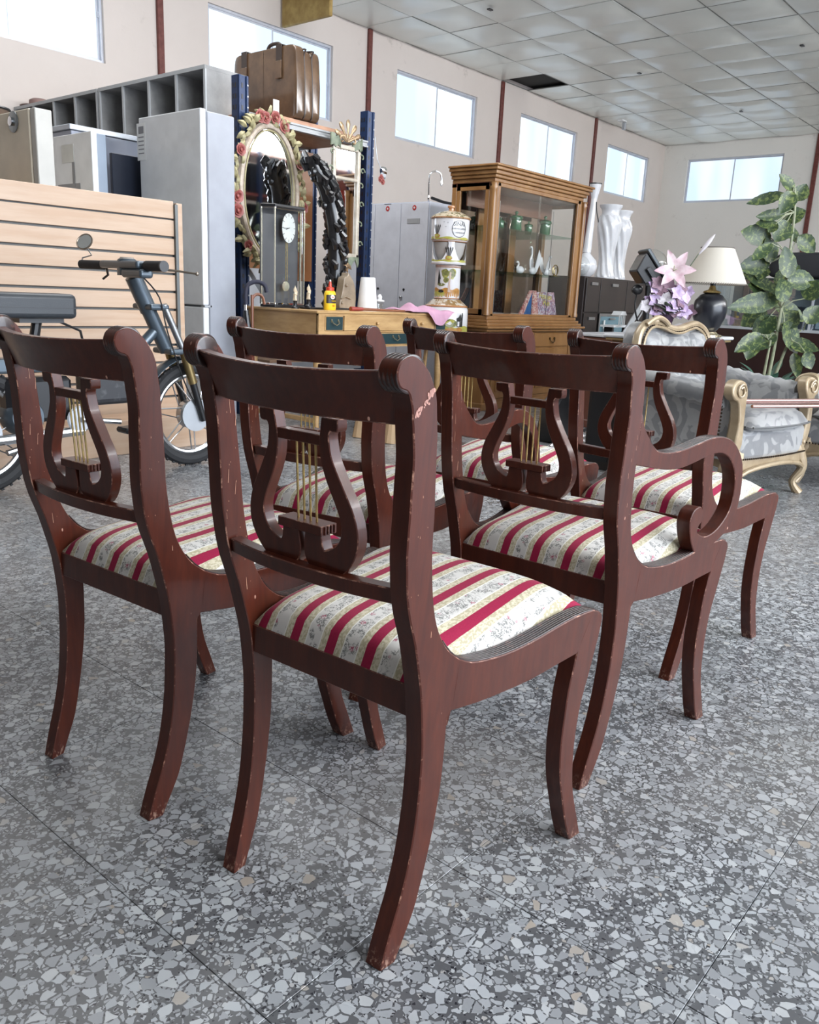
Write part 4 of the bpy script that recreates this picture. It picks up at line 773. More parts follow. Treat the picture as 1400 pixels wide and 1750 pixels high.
# ---------- stacked ceramic jars ----------
GLZ=mat('white_glaze',(.66,.65,.66),.15,coat=.6); TER=mat('terracotta_glaze',(.42,.19,.08),.25,coat=.4); OLV=mat('olive_paint',(.10,.105,.03),.3,col2=(.22,.22,.08),scale=60); YGR=mat('yellow_green_paint',(.42,.38,.06),.3,col2=(.30,.30,.08),scale=40); INK=mat('ink_black',(.02,.018,.016),.35); OCH=mat('ochre_paint',(.45,.22,.05),.3,col2=(.3,.14,.03),scale=40)
pc=(5.37,4.17,0); PA=math.atan2(-4.17,-5.37)
t=TH('plant_stand','small brown stand hidden under the stack of ceramic jars','stand',(5.37,4.17,0)); t.p('top',MB().lathe([(.001,.56),(.19,.56),(.19,.60),(.001,.60)],24,pc),PINE,smooth=True)
for k in range(3): a=k*2.09; t.p('leg',MB().tube([(5.37+.14*math.cos(a),4.17+.14*math.sin(a),.56),(5.37+.18*math.cos(a),4.17+.18*math.sin(a),0)],.016,8),PINE,smooth=True)
t=TH('ceramic_dispenser','tall stack of painted white ceramic jars lettered SINAI, between the desk and the glazed cabinet','ceramic jar',(5.37,4.17,.60))
t.p('lower_jar',MB().lathe([(.001,.60),(.15,.60),(.172,.63),(.178,.72),(.175,.83),(.165,.85),(.105,.905),(.001,.905)],36,pc),GLZ,smooth=True,angle=40)
t.p('shoulder_band',MB().lathe([(.168,.846),(.174,.853),(.166,.86)],36,pc),TER,smooth=True); t.p('shoulder_paint',MB().lathe([(.1625,.8555),(.158,.862),(.112,.901),(.108,.905)],36,pc),mat('brown_leaf_paint',(.45,.40,.33),.3,col2=(.22,.13,.05),scale=28,detail=5,lo=.48,hi=.52),smooth=True)
t.p('middle_jar',MB().lathe([(.001,.905),(.097,.905),(.101,.92),(.099,1.14),(.103,1.165),(.001,1.165)],36,pc),GLZ,smooth=True,angle=40)
for z in (.912,1.148,1.158): t.p('glaze_ring',MB().lathe([(.0995,z-.004),(.105,z),(.0995,z+.004)],36,pc),TER,smooth=True)
m=MB(); m.lathe([(.001,1.168),(.135,1.168),(.14,1.18),(.13,1.19),(.001,1.19)],36,pc)
for k in range(4):
    a0=PA+.12+k*PI/2
    def pil(u,v,a0=a0): w=.16+.48*(1-v)**2.2+ .25*max(0,v-.85)*4*.3; a=a0+(u-.5)*2*w; return (pc[0]+.134*math.cos(a),pc[1]+.134*math.sin(a),1.185+v*.155)
    m.grid(8,8,pil,thick=(0,0,.0))
t.p('pierced_collar',m,GLZ,smooth=True,angle=50); t.p('inner_bowl',MB().lathe([(.02,1.19),(.085,1.20),(.11,1.25),(.125,1.33)],30,pc),mat('grey_glaze',(.40,.38,.36),.3),smooth=True)
t.p('upper_jar',MB().lathe([(.001,1.335),(.13,1.335),(.143,1.345),(.147,1.36),(.149,1.50),(.144,1.505),(.001,1.505)],40,pc),GLZ,smooth=True,angle=40)
for z,r in ((1.338,.136),(1.35,.145)): t.p('glaze_ring',MB().lathe([(r-.004,z-.005),(r+.004,z),(r-.004,z+.005)],36,pc),TER,smooth=True)
li=t.p('lid',MB().lathe([(.001,1.505),(.155,1.505),(.157,1.515),(.14,1.53),(.09,1.555),(.03,1.568),(.001,1.57)],40,pc),mat('painted_lid',(.50,.42,.30),.25,col2=(.14,.12,.05),scale=34,detail=5,lo=.5,hi=.56,coat=.4),smooth=True,angle=50)
t.p('lid_rim',MB().lathe([(.15,1.503),(.160,1.511),(.15,1.519)],40,pc),TER,li,smooth=True); t.p('knob',MB().lathe([(.001,1.565),(.022,1.567),(.020,1.585),(.03,1.592),(.028,1.605),(.001,1.607)],18,pc),TER,li,smooth=True,angle=60)
def decal(r,pts,mt,nm='painted_motif'):   # pts (arc metres to the right as seen, z)
    vs=[]
    for s_,z in pts: a=PA+s_/r; vs.append((pc[0]+(r+.0012)*math.cos(a),pc[1]+(r+.0012)*math.sin(a),z))
    return t.p(nm,MB().add(vs,[tuple(range(len(vs)))]),mt)
def blob(cx,cz,rx,rz,n=14,j=.18,sd=0):
    random.seed(sd+int(cx*1000)+int(cz*999)); return [(cx+rx*math.cos(2*PI*k/n)*(1+random.uniform(-j,j)),cz+rz*math.sin(2*PI*k/n)*(1+random.uniform(-j,j))) for k in range(n)]
def strip(r,a0,a1,z0,z1,mt,w=.004):
    m=MB(); m.grid(24,1,lambda u,v:(pc[0]+(r+.0008)*math.cos(PA+(a0+(a1-a0)*u)/r),pc[1]+(r+.0008)*math.sin(PA+(a0+(a1-a0)*u)/r),(z0+w*math.sin(u*21) if v==0 else z1+w*math.sin(u*17)))); t.p('painted_motif',m,mt,smooth=True)
strip(.148,-.19,.19,1.352,1.366,YGR); strip(.1345,-.19,.19,1.187,1.20,YGR,.003); strip(.1,-.13,.13,.925,.985,OCH,.008); strip(.1,-.13,-.02,.925,.965,YGR,.006); strip(.177,-.2,.25,.63,.70,YGR,.008); strip(.1775,-.05,.15,.66,.69,OCH,.008)
for cx,cz,rx,rz in ((-.02,1.10,.028,.03),(.035,1.10,.028,.034),(-.012,1.05,.018,.02)): decal(.1005,blob(cx,cz,rx*1.15,rz*1.1),YGR); decal(.101,blob(cx,cz,rx,rz,sd=3),OLV)
decal(.1015,[(.004,.96),(.026,.96),(.02,1.03),(.028,1.11),(.014,1.11),(.008,1.03)],mat('trunk_paint',(.42,.30,.24),.3)); decal(.101,[(-.085,1.01),(-.062,1.01),(-.062,1.05),(-.056,1.06),(-.068,1.10),(-.078,1.13),(-.083,1.06)],INK); decal(.101,blob(-.05,1.015,.03,.012),OLV); decal(.1012,blob(-.05,.965,.024,.012),INK)
for cx,cz,rx,rz in ((-.09,.775,.06,.045),(-.05,.745,.045,.035),(.045,.725,.05,.03)): decal(.1785,blob(cx,cz,rx*1.1,rz*1.1),YGR); decal(.179,blob(cx,cz,rx,rz,sd=5),OLV)
decal(.1795,[(.095,.70),(.13,.70),(.13,.745),(.138,.76),(.125,.80),(.112,.775),(.09,.765),(.095,.745)],INK); decal(.18,[(.10,.705),(.118,.705),(.118,.74),(.10,.74)],GLZ); decal(.179,[(.13,.70),(.15,.70),(.152,.79),(.146,.82),(.138,.79)],INK)
for s0,r,z0,k_ in ((-.11,.149,1.375,1),(.0,.136,1.215,1)):
    decal(r,blob(s0,z0,.028,.017),OCH); decal(r+.0005,blob(s0,z0+.002,.02,.010,sd=2),YGR)
    for q in (-.018,-.006,.006,.018): decal(r+.0003,[(s0+q*.5-.002,z0+.015),(s0+q*.5+.002,z0+.015),(s0+q*1.5+.006,z0+.07),(s0+q*1.5,z0+.085),(s0+q*1.5-.004,z0+.07)],INK)
for s0,z in ((-.05,1.475),(-.035,1.44),(-.02,1.47)): decal(.149,[(s0-.008,z+.004),(s0,z),(s0+.008,z+.005),(s0,z-.003)],INK)
sx_=.075; aa=PA+sx_/.149
def rtext(body,size,arc,z,r=.1492,mt=INK):
    a=PA+arc/r; text(body,size,mt,t.o,((r+.0012)*math.cos(a),(r+.0012)*math.sin(a),z-.60),(R(90),0,a+PI/2),cyl=r)
rtext('SINAI',.042,.072,1.462); rtext('FARMACOPEA',.018,.072,1.428); rtext('C. HERBARUM',.016,.072,1.400)
pr=[(.072+.062*math.cos(k*PI/12)*(1 if abs(math.cos(k*PI/12))<.8 else .93),1.428+.060*math.sin(k*PI/12)) for k in range(24)]
m=MB()
m.tube([(pc[0]+.1505*math.cos(PA+s/.149),pc[1]+.1505*math.sin(PA+s/.149),z) for s,z in pr],.0016,4,closed=True); t.p('painted_motif',m,INK)
# ---------- glazed display cabinet ----------
OAK=mat('golden_oak',(.20,.088,.025),.32,col2=(.29,.145,.050),scale=6,stretch=(1,1,.25),coat=.25); OAKD=mat('golden_oak_shadow_groove',(.10,.05,.02),.4); VEN=mat('red_brown_veneer',(.13,.05,.028),.3,col2=(.18,.075,.04),scale=4)
t=TH('display_cabinet','golden oak glazed display cabinet with crown moulding, holding green jars and white swans','cabinet',(6.5,4.3,0))
x0,x1,y0,y1=5.79,7.23,4.07,4.50
for k,(e,a,b) in enumerate(((.0,1.83,1.86),(.02,1.86,1.885),(.035,1.885,1.915),(.055,1.915,1.94),(.07,1.94,1.958))): t.p('crown_moulding',MB().box(x0-e,x1+e,y0-e,y1,a,b),OAK,bevel=.006,bseg=2)
for k,(e,a,b) in enumerate(((.02,.755,.785),(.04,.73,.755),(.06,.705,.73),(.09,.685,.705),(.055,.66,.685))): t.p('waist_moulding',MB().box(x0-e,x1+e,y0-e,y1,a,b),OAK,bevel=.006,bseg=2)
for x,y in ((x0,y0),(x1-.05,y0),(x0,y1-.05),(x1-.05,y1-.05)): t.p('corner_post',MB().box(x,x+.05,y,y+.05,.785,1.83),OAK,bevel=.004)
for x in (x0-.008,x1+.008):
    t.p('column',MB().lathe([(.03,.79),(.03,.81),(.024,.83),(.022,1.0),(.022,1.7),(.024,1.77),(.032,1.79),(.026,1.80),(.034,1.825)],20,(x,y0-.004,0),twist=lambda a,h:1-.06*(math.cos(8*a)>0)),OAK,smooth=True,angle=60)
t.p('side_frame',MB().box(x0,x0+.022,y0+.05,y0+.09,.785,1.83).box(x0,x0+.022,y1-.09,y1-.05,.785,1.83).box(x0,x0+.022,y0+.05,y1-.05,1.77,1.83).box(x0,x0+.022,y0+.05,y1-.05,.785,.84),OAK,bevel=.003)
t.p('side_frame',MB().box(x1-.022,x1,y0+.05,y0+.09,.785,1.83).box(x1-.022,x1,y0+.05,y1-.05,1.77,1.83),OAK,bevel=.003)
t.p('side_glass',MB().box(x0+.008,x0+.012,y0+.09,y1-.09,.84,1.77),GL); t.p('side_glass',MB().box(x1-.012,x1-.008,y0+.09,y1-.05,.80,1.77),GL)
t.p('door_frame',MB().box(x0+.05,x0+.085,y0-.002,y0+.02,.785,1.83).box(x1-.10,x1-.05,y0-.002,y0+.02,.785,1.83).box(x0+.05,x1-.05,y0-.002,y0+.02,1.80,1.83).box(x0+.05,x1-.05,y0-.002,y0+.02,.785,.805),OAK,bevel=.003)
t.p('door_glass',MB().box(x0+.085,x0+.72,y0+.006,y0+.010,.805,1.80),GL); t.p('door_glass',MB().box(x0+.70,x1-.10,y0+.014,y0+.018,.805,1.80),GL)
t.p('back_mirror',MB().box(x0+.03,x1-.03,y1-.012,y1-.006,.80,1.80),mat('tinted_mirror',(.36,.28,.23),.04,1)); t.p('top_board',MB().box(x0,x1,y0+.02,y1,1.80,1.83),VEN); t.p('floor_board',MB().box(x0,x1,y0+.02,y1,.785,.797),VEN)
t.p('head_panel',MB().box(x0+.05,x1-.05,y0+.30,y0+.315,1.66,1.80),VEN,bevel=.002)
for x in (x0+.36,x0+.86): t.p('reflected_post',MB().box(x,x+.10,y1-.03,y1-.014,.797,1.80),OAK,bevel=.003)  # posts put in to imitate posts reflected in the back mirror
SHG=glass('green_edge_glass',(.72,.86,.80),.02,.3)
for z in (1.495,1.145): t.p('shelf',MB().box(x0+.03,x1-.03,y0+.04,y1-.03,z,z+.007),SHG)
for x in (x0+.14,x0+.99): t.p('shelf_rod',MB().box(x,x+.005,y0+.035,y0+.04,.80,1.70),STEEL)
t.p('cupboard',MB().box(x0-.01,x1+.01,y0-.01,y1,.05,.66),OAK,bevel=.004); t.p('plinth',MB().box(x0-.03,x1+.03,y0-.03,y1,0,.06),OAK,bevel=.004)
for a,b in ((x0+.10,x0+.66),(x0+.74,x1-.10)):
    d=t.p('drawer',MB().box(a,b,y0-.024,y0-.01,.52,.645),OAK,bevel=.006); cx=(a+b)/2
    t.p('pull',MB().tube([(cx-.04,y0-.028,.59),(cx-.03,y0-.04,.57),(cx,y0-.042,.555),(cx+.03,y0-.04,.57),(cx+.04,y0-.028,.59)],.005,6).ball((cx-.04,y0-.028,.595),.012,8).ball((cx+.04,y0-.028,.595),.012,8),mat('aged_brass_dark',(.12,.07,.03),.4,.7),d,smooth=True)
    d=t.p('cupboard_door',MB().box(a,b,y0-.024,y0-.01,.09,.505),OAK,bevel=.006); t.p('raised_panel',MB().box(a+.06,b-.06,y0-.032,y0-.024,.15,.445),OAK,d,bevel=.01)
for x in (x0+.02,x0+.68,x1-.08): t.p('pilaster',MB().box(x,x+.05,y0-.022,y0-.01,.07,.655).box(x+.008,x+.014,y0-.026,y0-.022,.09,.63).box(x+.022,x+.028,y0-.026,y0-.022,.09,.63).box(x+.036,x+.042,y0-.026,y0-.022,.09,.63),OAK,bevel=.002)
GG=NT('green_glazed_glass'); GG.set(Base_Color=(.008,.10,.035),Roughness=.1,Coat_Weight=.8); GG=GG.mat
g0=None
for x,y,s_,lb in ((6.28,4.33,.72,'smallest-looking green lidded jar, leftmost on the upper cabinet shelf'),(6.43,4.27,1.15,'tall green lidded jar, second from the left on the upper cabinet shelf'),(6.73,4.33,.78,'small green lidded jar, third from the left on the upper cabinet shelf'),(6.88,4.25,1.15,'green lidded jar nearest the right cabinet post on the upper shelf')):
    if g0 is None:
        g0=thing('lidded_jar',lb,'jar',(x,y,1.502),0,'green jars in the cabinet')
        MB().lathe([(.001,0),(.05,0),(.052,.006),(.046,.012),(.045,.10),(.053,.105),(.053,.112),(.001,.112)],24).build('body',GG,g0,smooth=True,angle=50); MB().lathe([(.001,.112),(.052,.113),(.05,.125),(.03,.135),(.008,.14),(.008,.148),(.015,.156),(.012,.168),(.001,.172)],24).build('lid',GG,g0,smooth=True,angle=60); g=g0
    else:
        g=g0.copy(); C.objects.link(g); g['label']=lb; g.location=(x,y,1.502)
        for ch in list(g0.children): c=ch.copy(); C.objects.link(c); c.parent=g
    g.scale=(s_,s_,s_*.88)
SW=mat('white_porcelain',(.68,.68,.70),.18,coat=.5)
def swan(x,y,h,lb,fl=1,wings=True):
    t=TH('swan_figurine',lb,'figurine',(x,y,1.152),'white porcelain figurines'); 
    t.p('body',MB().ball((x,y,1.152+.035),.04,12,sc=(1.3,.8,.85)),SW,smooth=True); t.p('neck',MB().tube(crp([(x-fl*.035,y,1.19),(x-fl*.055,y,1.152+h*.45),(x-fl*.03,y,1.152+h*.7),(x-fl*.04,y,1.152+h*.92),(x-fl*.065,y,1.152+h*.9)],4),.009,8),SW,smooth=True)
    if wings:
        for s in (-1,1): t.p('wing',MB().grid(5,6,lambda u,v:(x+fl*(.0+.05*u+.02*v),y+s*(.015+.03*v),1.18+v*h*(.75-.3*u)),thick=(0,.004,0)),SW,smooth=True)
swan(6.55,4.27,.11,'small white porcelain bird, leftmost of the white figurines on the lower cabinet shelf',1,False); swan(6.76,4.27,.26,'tall white porcelain swan with raised wings, middle of the lower cabinet shelf'); swan(6.97,4.25,.19,'white porcelain swan right of the tall one on the lower cabinet shelf',-1)
t=TH('glass_bird','clear glass long-necked bird standing behind the swans in the cabinet','glass ornament',(6.86,4.38,1.152)); t.p('body',MB().lathe([(.001,0),(.05,.0),(.075,.08),(.065,.14),(.03,.20),(.012,.27),(.009,.34)],20,(6.86,4.38,1.152)),GL,smooth=True)
t=TH('brass_ring_ornament','looped brass ornament at the right end of the lower cabinet shelf','ornament',(7.13,4.25,1.152)); t.p('loop',MB().tube([(7.13+.05*math.cos(a*PI/10),4.25,1.21+.048*math.sin(a*PI/10)) for a in range(20)],.006,6,closed=True),BRASS,smooth=True); t.p('base',MB().box(7.09,7.17,4.23,4.27,1.152,1.162),BRASS,bevel=.003); t.p('inner_loop',MB().tube([(7.14+.03*math.cos(a*PI/8),4.25,1.20+.035*math.sin(a*PI/8)) for a in range(16)],.005,6,closed=True),BRASS,smooth=True)
def cover(nm,c1,c2,c3):
    q=NT(nm); v=q.coord('Object'); n=q.noise(v,26,5,.7,1.5); n2=q.noise(v,45,3,.6,1)
    q.set(Base_Color=q.mix(q.ramp(n2,[(.5,0),(.56,1)]),q.mix(q.ramp(n,[(.44,0),(.54,1)]),c1,c2),c3),Roughness=.3); return q.mat
BK1=cover('red_printed_cover',(.30,.05,.05),(.50,.22,.20),(.62,.50,.42)); BK2=cover('purple_printed_cover',(.16,.11,.22),(.36,.16,.20),(.55,.52,.56)); BKB=mat('blue_endpaper',(.01,.08,.25),.5); CY=mat('cover_yellow',(.55,.48,.05),.4)
def book(x,lb,w,h,lean,m1,m2,words):
    t=thing('picture_book',lb,'book',(x,4.24,.798),R(8),'books in the cabinet')
    for s,mt in ((-1,m1),(1,m2)):
        b=MB().box(-.003,.003,-.02,.02+w*0,0,h); b=MB().add([(0,0,0)],[]) if 0 else MB()
        b.box(-.002,.002,-w/2,w/2,0,h); b.rot('Y',s*R(-lean),(0,0,h)); o=b.build('cover',mt,t)
        b=MB(); b.box((-.0065 if s<0 else .0025),(-.0025 if s<0 else .0065),-w/2+.004,w/2-.004,.004,h-.006)
        b.v=[(-v[0],v[1],v[2]) for v in b.v]; b.f=[f[::-1] for f in b.f]; b.rot('Y',s*R(-lean),(0,0,h)); b.build('pages',BKB if m1 is BK1 else mat('paper',(.62,.62,.60),.7),t)
    return t
t=thing('picture_book','open picture book standing like a tent with blue inside, on the cabinet floor','book',(6.57,4.20,.798),0,'books in the cabinet')
def leanbook(t,xb0,xb1,xt,h,mt,back,y,w=.018):   # board leaning from bottom span to the apex
    return
H2=.215
for a,b,mt,nm in ((-.20,-.10,BK1,'cover'),(.16,.26,BK1,'cover')):
    s=1 if a<0 else -1
    MB().add([(a,-.06,0),(b,-.06,0),(s*-.055 if a<0 else .075,-.02,H2),(s*-.0 if a<0 else .0,-.02,H2)] ,[(0,1,3,2)] if a<0 else [(0,1,2,3)])
MB().prism([(-.20,0),(-.125,0),(.005,H2),(-.045,H2)],-.07,-.058,'y').build('cover',BK1,t); MB().prism([(-.12,0),(.0,0),(.0,H2),(.005,H2)],-.066,-.05,'y').build('endpaper',BKB,t); MB().prism([(.02,0),(.02,.0),(.14,0),(.075,H2),(.0,H2)],-.062,-.046,'y').build('cover',BK1,t)
t=thing('picture_book','purple printed picture book with yellow lettering, right of the open red book','book',(6.79,4.22,.798),0,'books in the cabinet')
MB().prism([(-.02,0),(.33,0),(.25,.21),(-.08,.205)],-.03,-.01,'y').build('cover',BK2,t,bevel=.001)
text('Houses',.075,CY,t,(.10,-.0325,.168),(R(90),R(3),0)); text('Win',.075,CY,t,(.12,-.0325,.108),(R(90),R(3),0))
# ---------- dark dresser and vases ----------
WEN=mat('wenge_laminate',(.022,.015,.014),.35,col2=(.035,.025,.022),scale=5,stretch=(1,1,.2))
t=TH('dark_dresser','dark brown unit with steel handles and a glass-fronted niche, right of the glazed cabinet','dresser',(8.9,4.7,0))
t.p('carcass',MB().box(8.17,9.75,4.50,4.95,0,1.20),WEN,bevel=.002)
fr_=[(8.19,8.50,.83,1.185,1),(8.50+.01,9.14,.83,1.185,1),(9.15,9.73,.83,1.185,1),(8.19,8.50,.40,.82,1),(8.51,9.14,.02,.39,0),(9.15,9.73,.02,.82,0),(8.19,8.50,.02,.39,0)]
for a,b,c,d,hn in fr_:
    o=t.p('door',MB().box(a+.002,b-.002,4.482,4.498,c+.002,d-.002),WEN,bevel=.002)
    if hn: t.p('handle',MB().box((a+b)/2-.07,(a+b)/2+.07,4.465,4.47,d-.07,d-.04).box((a+b)/2-.07,(a+b)/2-.06,4.47,4.482,d-.07,d-.04).box((a+b)/2+.06,(a+b)/2+.07,4.47,4.482,d-.07,d-.04),STEEL,o)
o=t.p('glass_door',MB().box(8.52,9.13,4.470,4.484,.42,.46).box(8.52,9.13,4.470,4.484,.79,.82).box(8.52,8.55,4.470,4.484,.46,.79).box(9.10,9.13,4.470,4.484,.46,.79),STEEL)
t.p('glass_pane',MB().box(8.55,9.10,4.476,4.48,.46,.79),mat('pale_blue_glass',(.16,.27,.32),.08),o); t.p('handle',MB().box(8.75,8.88,4.455,4.46,.755,.775),STEEL,o); t.p('key_tag',MB().box(8.60,8.63,4.45,4.458,.66,.75).box(8.62,8.65,4.45,4.458,.60,.68),mat('paper_white',(.8,.8,.8),.6),o)
vz0=None
for x,y,s_,lb in ((8.98,4.70,1.0,'left spiral-fluted white vase on the dark dresser'),(9.42,4.78,.98,'right spiral-fluted white vase on the dark dresser')):
    if vz0 is None:
        v=vz0=thing('spiral_vase',lb,'vase',(x,y,1.20),0,'spiral white vases')
        MB().lathe([(.001,0),(.155,0),(.16,.03),(.12,.07),(.095,.16),(.10,.28),(.125,.45),(.155,.58),(.15,.66),(.105,.70),(.09,.72),(.095,.75),(.13,.79),(.135,.80),(.11,.80),(.08,.73),(.001,.70)],48).build('neck',SW,v,smooth=True) if 0 else None
        MB().lathe(crp([(.105,.015),(.110,.03),(.094,.10),(.083,.20),(.088,.30),(.106,.42),(.126,.53),(.131,.60),(.120,.65),(.104,.69)],4),72,twist=lambda a,h:1+.06*math.sin(9*a+15*h)).build('body',SW,v,smooth=True,angle=90)
        MB().lathe([(.001,0),(.112,0),(.114,.02),(.001,.022)],40).build('foot',SW,v,smooth=True,angle=50); MB().lathe([(.001,.675),(.108,.675),(.10,.70),(.098,.73),(.105,.755),(.128,.785),(.130,.80),(.11,.80),(.08,.74),(.001,.73)],40).build('collar',SW,v,smooth=True,angle=50)
    else: v=copy_tree(vz0,(x,y,1.20),0,lb,'spiral white vases')
    v.scale=(s_,s_,s_)
t=TH('bottle_vase','white round-bellied bottle with a very long neck and flared cup, left of the spiral vases','vase',(8.52,4.70,1.20)); c=(8.52,4.70,1.20)
t.p('belly',MB().lathe([(.001,0),(.05,.0),(.10,.04),(.125,.11),(.11,.18),(.05,.24),(.03,.27)],32,c),SW,smooth=True); t.p('neck',MB().tube([(8.52,4.70,1.46),(8.55,4.69,2.02)],[.045,.03],16),SW,smooth=True); t.p('cup',MB().lathe([(.03,.80),(.035,.84),(.065,.97),(.06,.97),(.03,.86)],24,(8.555,4.69,1.20)),SW,smooth=True); t.p('cup_rim',MB().lathe([(.06,.965),(.069,.97),(.069,.98),(.06,.98)],24,(8.555,4.69,1.20)),BLK,smooth=True); t.p('wire',MB().tube(crp([(8.50,4.63,1.98),(8.46,4.60,1.90),(8.48,4.58,1.80),(8.53,4.6,1.78)],4),.006,6),BLK,smooth=True)
t=TH('glass_globe','clear glass globe standing at the left edge of the dark dresser','globe',(8.28,4.64,1.20)); t.p('globe',MB().ball((8.28,4.64,1.31),.11,20),GL,smooth=True)
# ---------- step ladder ----------
ALB=mat('brushed_aluminium',(.62,.63,.65),.35,.7)
t=TH('aluminium_rail','pale aluminium profile leaning at a slant behind the floodlight','rail',(7.3,3.8,0)); t.p('profile',MB().tube([(7.05,3.80,.01),(8.35,3.80,1.13)],.03,4),ALB); t.p('lip',MB().tube([(7.09,3.765,.01),(8.39,3.765,1.13)],.008,4),ALB)
t=TH('white_lantern','small white lattice lantern on a white shelf board behind the aluminium rail','lantern',(8.05,4.0,.72)); t.p('board',MB().box(7.85,8.35,3.95,4.1,.70,.72),mat('paper_white',(.8,.8,.8),.6)); t.p('board_leg',MB().box(7.88,7.92,3.98,4.07,0,.70),BLK); t.p('board_leg',MB().box(8.28,8.32,3.98,4.07,0,.70),BLK)
for k in range(4): t.p('bar',MB().box(8.0+k*.04,8.008+k*.04,3.97,3.978,.72,.82),mat('paper_white',(.8,.8,.8),.6))
t.p('roof',MB().prism([(7.99,.82),(8.14,.82),(8.10,.86),(8.03,.86)],3.96,4.06,'y'),mat('paper_white',(.8,.8,.8),.6))
t=TH('planter','dark storage box with pale lavender flowers in front of the dark dresser','planter',(7.6,4.2,0)); 
t.p('box',MB().box(7.45,7.95,4.12,4.40,0,.55),BLK,bevel=.01)
LAV=mat('lavender_petal',(.42,.30,.46),.6,col2=(.60,.46,.62),scale=30)
# ---------- floodlight ----------
t=TH('floodlight','black halogen floodlight tilted upward on a tall black stand','floodlight',(5.62,2.62,0)); fx,fy=5.66,2.62
t.p('pole',MB().tube([(fx+.02,fy,.02),(fx+.02,fy,.95)],.024,12),BLK,smooth=True); t.p('pole',MB().tube([(fx+.02,fy,.90),(fx,fy,1.06)],.017,10),BLK,smooth=True); t.p('collar',MB().lathe([(.026,0),(.036,.01),(.036,.05),(.026,.06)],16,(fx+.02,fy,.92)),BLK,smooth=True)
for k in range(3): a=k*2.09+.4; t.p('leg',MB().tube([(fx+.02,fy,.25),(fx+.02+.42*math.cos(a),fy+.42*math.sin(a),.012)],.012,6),BLK,smooth=True)
hd=Matrix.Translation((fx-.015,fy,1.18))@Matrix.Rotation(R(-50),4,'Z')@Matrix.Rotation(R(-38),4,'Y')
def hp_(m): m.v=[tuple(hd@Vector(v)) for v in m.v]; return m
t.p('housing',hp_(MB().prism([(-.105,-.06),(.0,-.105),(.02,-.105),(.02,.105),(.0,.105),(-.105,.05)],-.11,.11,'y')),BLK,bevel=.008)
t.p('front_rim',hp_(MB().box(.02,.045,-.13,.13,-.125,.125)),mat('grey_cast_rim',(.10,.11,.12),.4,.5),bevel=.006); t.p('reflector',hp_(MB().lathe([(.10,.046),(.06,.02),(.03,.015)],4,(0,0,0),'x').rot('X',R(45))),STEEL); t.p('lens',hp_(MB().box(.044,.048,-.11,.11,-.105,.105)),GL)
t.p('guard',hp_(MB().tube([(.046,.10*math.cos(a*PI/12),.10*math.sin(a*PI/12)) for a in range(24)],.004,6,closed=True)),STEEL,smooth=True)
t.p('dome',hp_(MB().lathe([(.105,.05),(.10,.075),(.075,.105),(.04,.125),(.001,.13)],24,(0,0,0),'x')),GL,smooth=True); t.p('bracket',hp_(MB().box(-.05,-.02,-.145,-.13,-.17,.02).box(-.05,-.02,.13,.145,-.17,.02).box(-.05,-.02,-.145,.145,-.18,-.165)),BLK,bevel=.002)
t.p('junction_box',MB().ball((fx-.06,fy+.05,1.03),.045,12,sc=(1.2,.8,.8)),BLK,smooth=True); t.p('cable',MB().tube(crp([(fx-.06,fy+.05,1.0),(fx-.12,fy+.02,.9),(fx-.03,fy,.7),(fx-.08,fy,.5)],5),.006,6),BLK,smooth=True)
# ---------- tables behind the armchair ----------
MARB=mat('white_marble',(.62,.62,.63),.2,col2=(.48,.48,.5),scale=6); MAHO=mat('reddish_table_wood',(.13,.045,.028),.3,coat=.3)
t=TH('side_table','low cabinet table with a pale top and reddish wooden body, behind the floodlight','table',(6.1,3.0,0)); t.p('top',MB().box(5.70,6.50,2.86,3.25,.685,.705),MARB,bevel=.004); t.p('body',MB().box(5.74,6.46,2.89,3.22,.05,.685),MAHO,bevel=.006); t.p('moulding',MB().box(5.71,6.49,2.87,3.24,.655,.685),MAHO,bevel=.008); t.p('base',MB().box(5.72,6.48,2.87,3.24,0,.06),MAHO,bevel=.004)
t=TH('lamp_table','marble-topped wooden side table carrying the black lamp and the flowers','table',(5.3,2.25,0)); t.p('top',MB().box(4.83,5.80,2.02,2.50,.725,.748),MARB,bevel=.01,bseg=2); t.p('top_rim',MB().box(4.845,5.785,2.035,2.485,.71,.725),mat('gilt_rim',(.45,.33,.16),.35,.6),bevel=.003); t.p('apron',MB().box(4.88,5.75,2.06,2.46,.62,.71),mat('walnut_veneer',(.22,.10,.045),.35,coat=.2),bevel=.004)
for x in (4.90,5.69):
    for y in (2.08,2.41): t.p('leg',MB().tube(crp([(x+.02,y+.015,.64),(x+.025,y+.015,.45),(x+.01,y+.015,.25),(x+.03,y+.015,0)],4),[.032]*3+[.03,.028,.026,.024,.022,.02,.018,.018,.018,.02],8),mat('walnut_veneer',(.22,.10,.045),.35),smooth=True)
t=TH('table_lamp','table lamp with a black ovoid base and cream conical shade on the marble table','lamp',(5.50,2.10,.748)); c=(5.50,2.10,.748)
t.p('foot',MB().lathe([(.001,0),(.095,0),(.095,.012),(.07,.018),(.06,.03),(.001,.03)],28,c),mat('crystal_brass',(.62,.52,.34),.12,.8),smooth=True,angle=40); t.p('base',MB().lathe([(.05,.03),(.075,.06),(.10,.12),(.108,.17),(.10,.225),(.07,.262),(.04,.275)],36,c),mat('matt_black_glaze',(.012,.013,.018),.3,coat=.2),smooth=True)
t.p('neck',MB().lathe([(.045,.272),(.058,.277),(.05,.287),(.025,.295),(.02,.31),(.012,.33)],24,c),BRASS,smooth=True); t.p('socket',MB().tube([(5.50,2.10,1.07),(5.50,2.10,1.13)],.018,12),BLK,smooth=True)
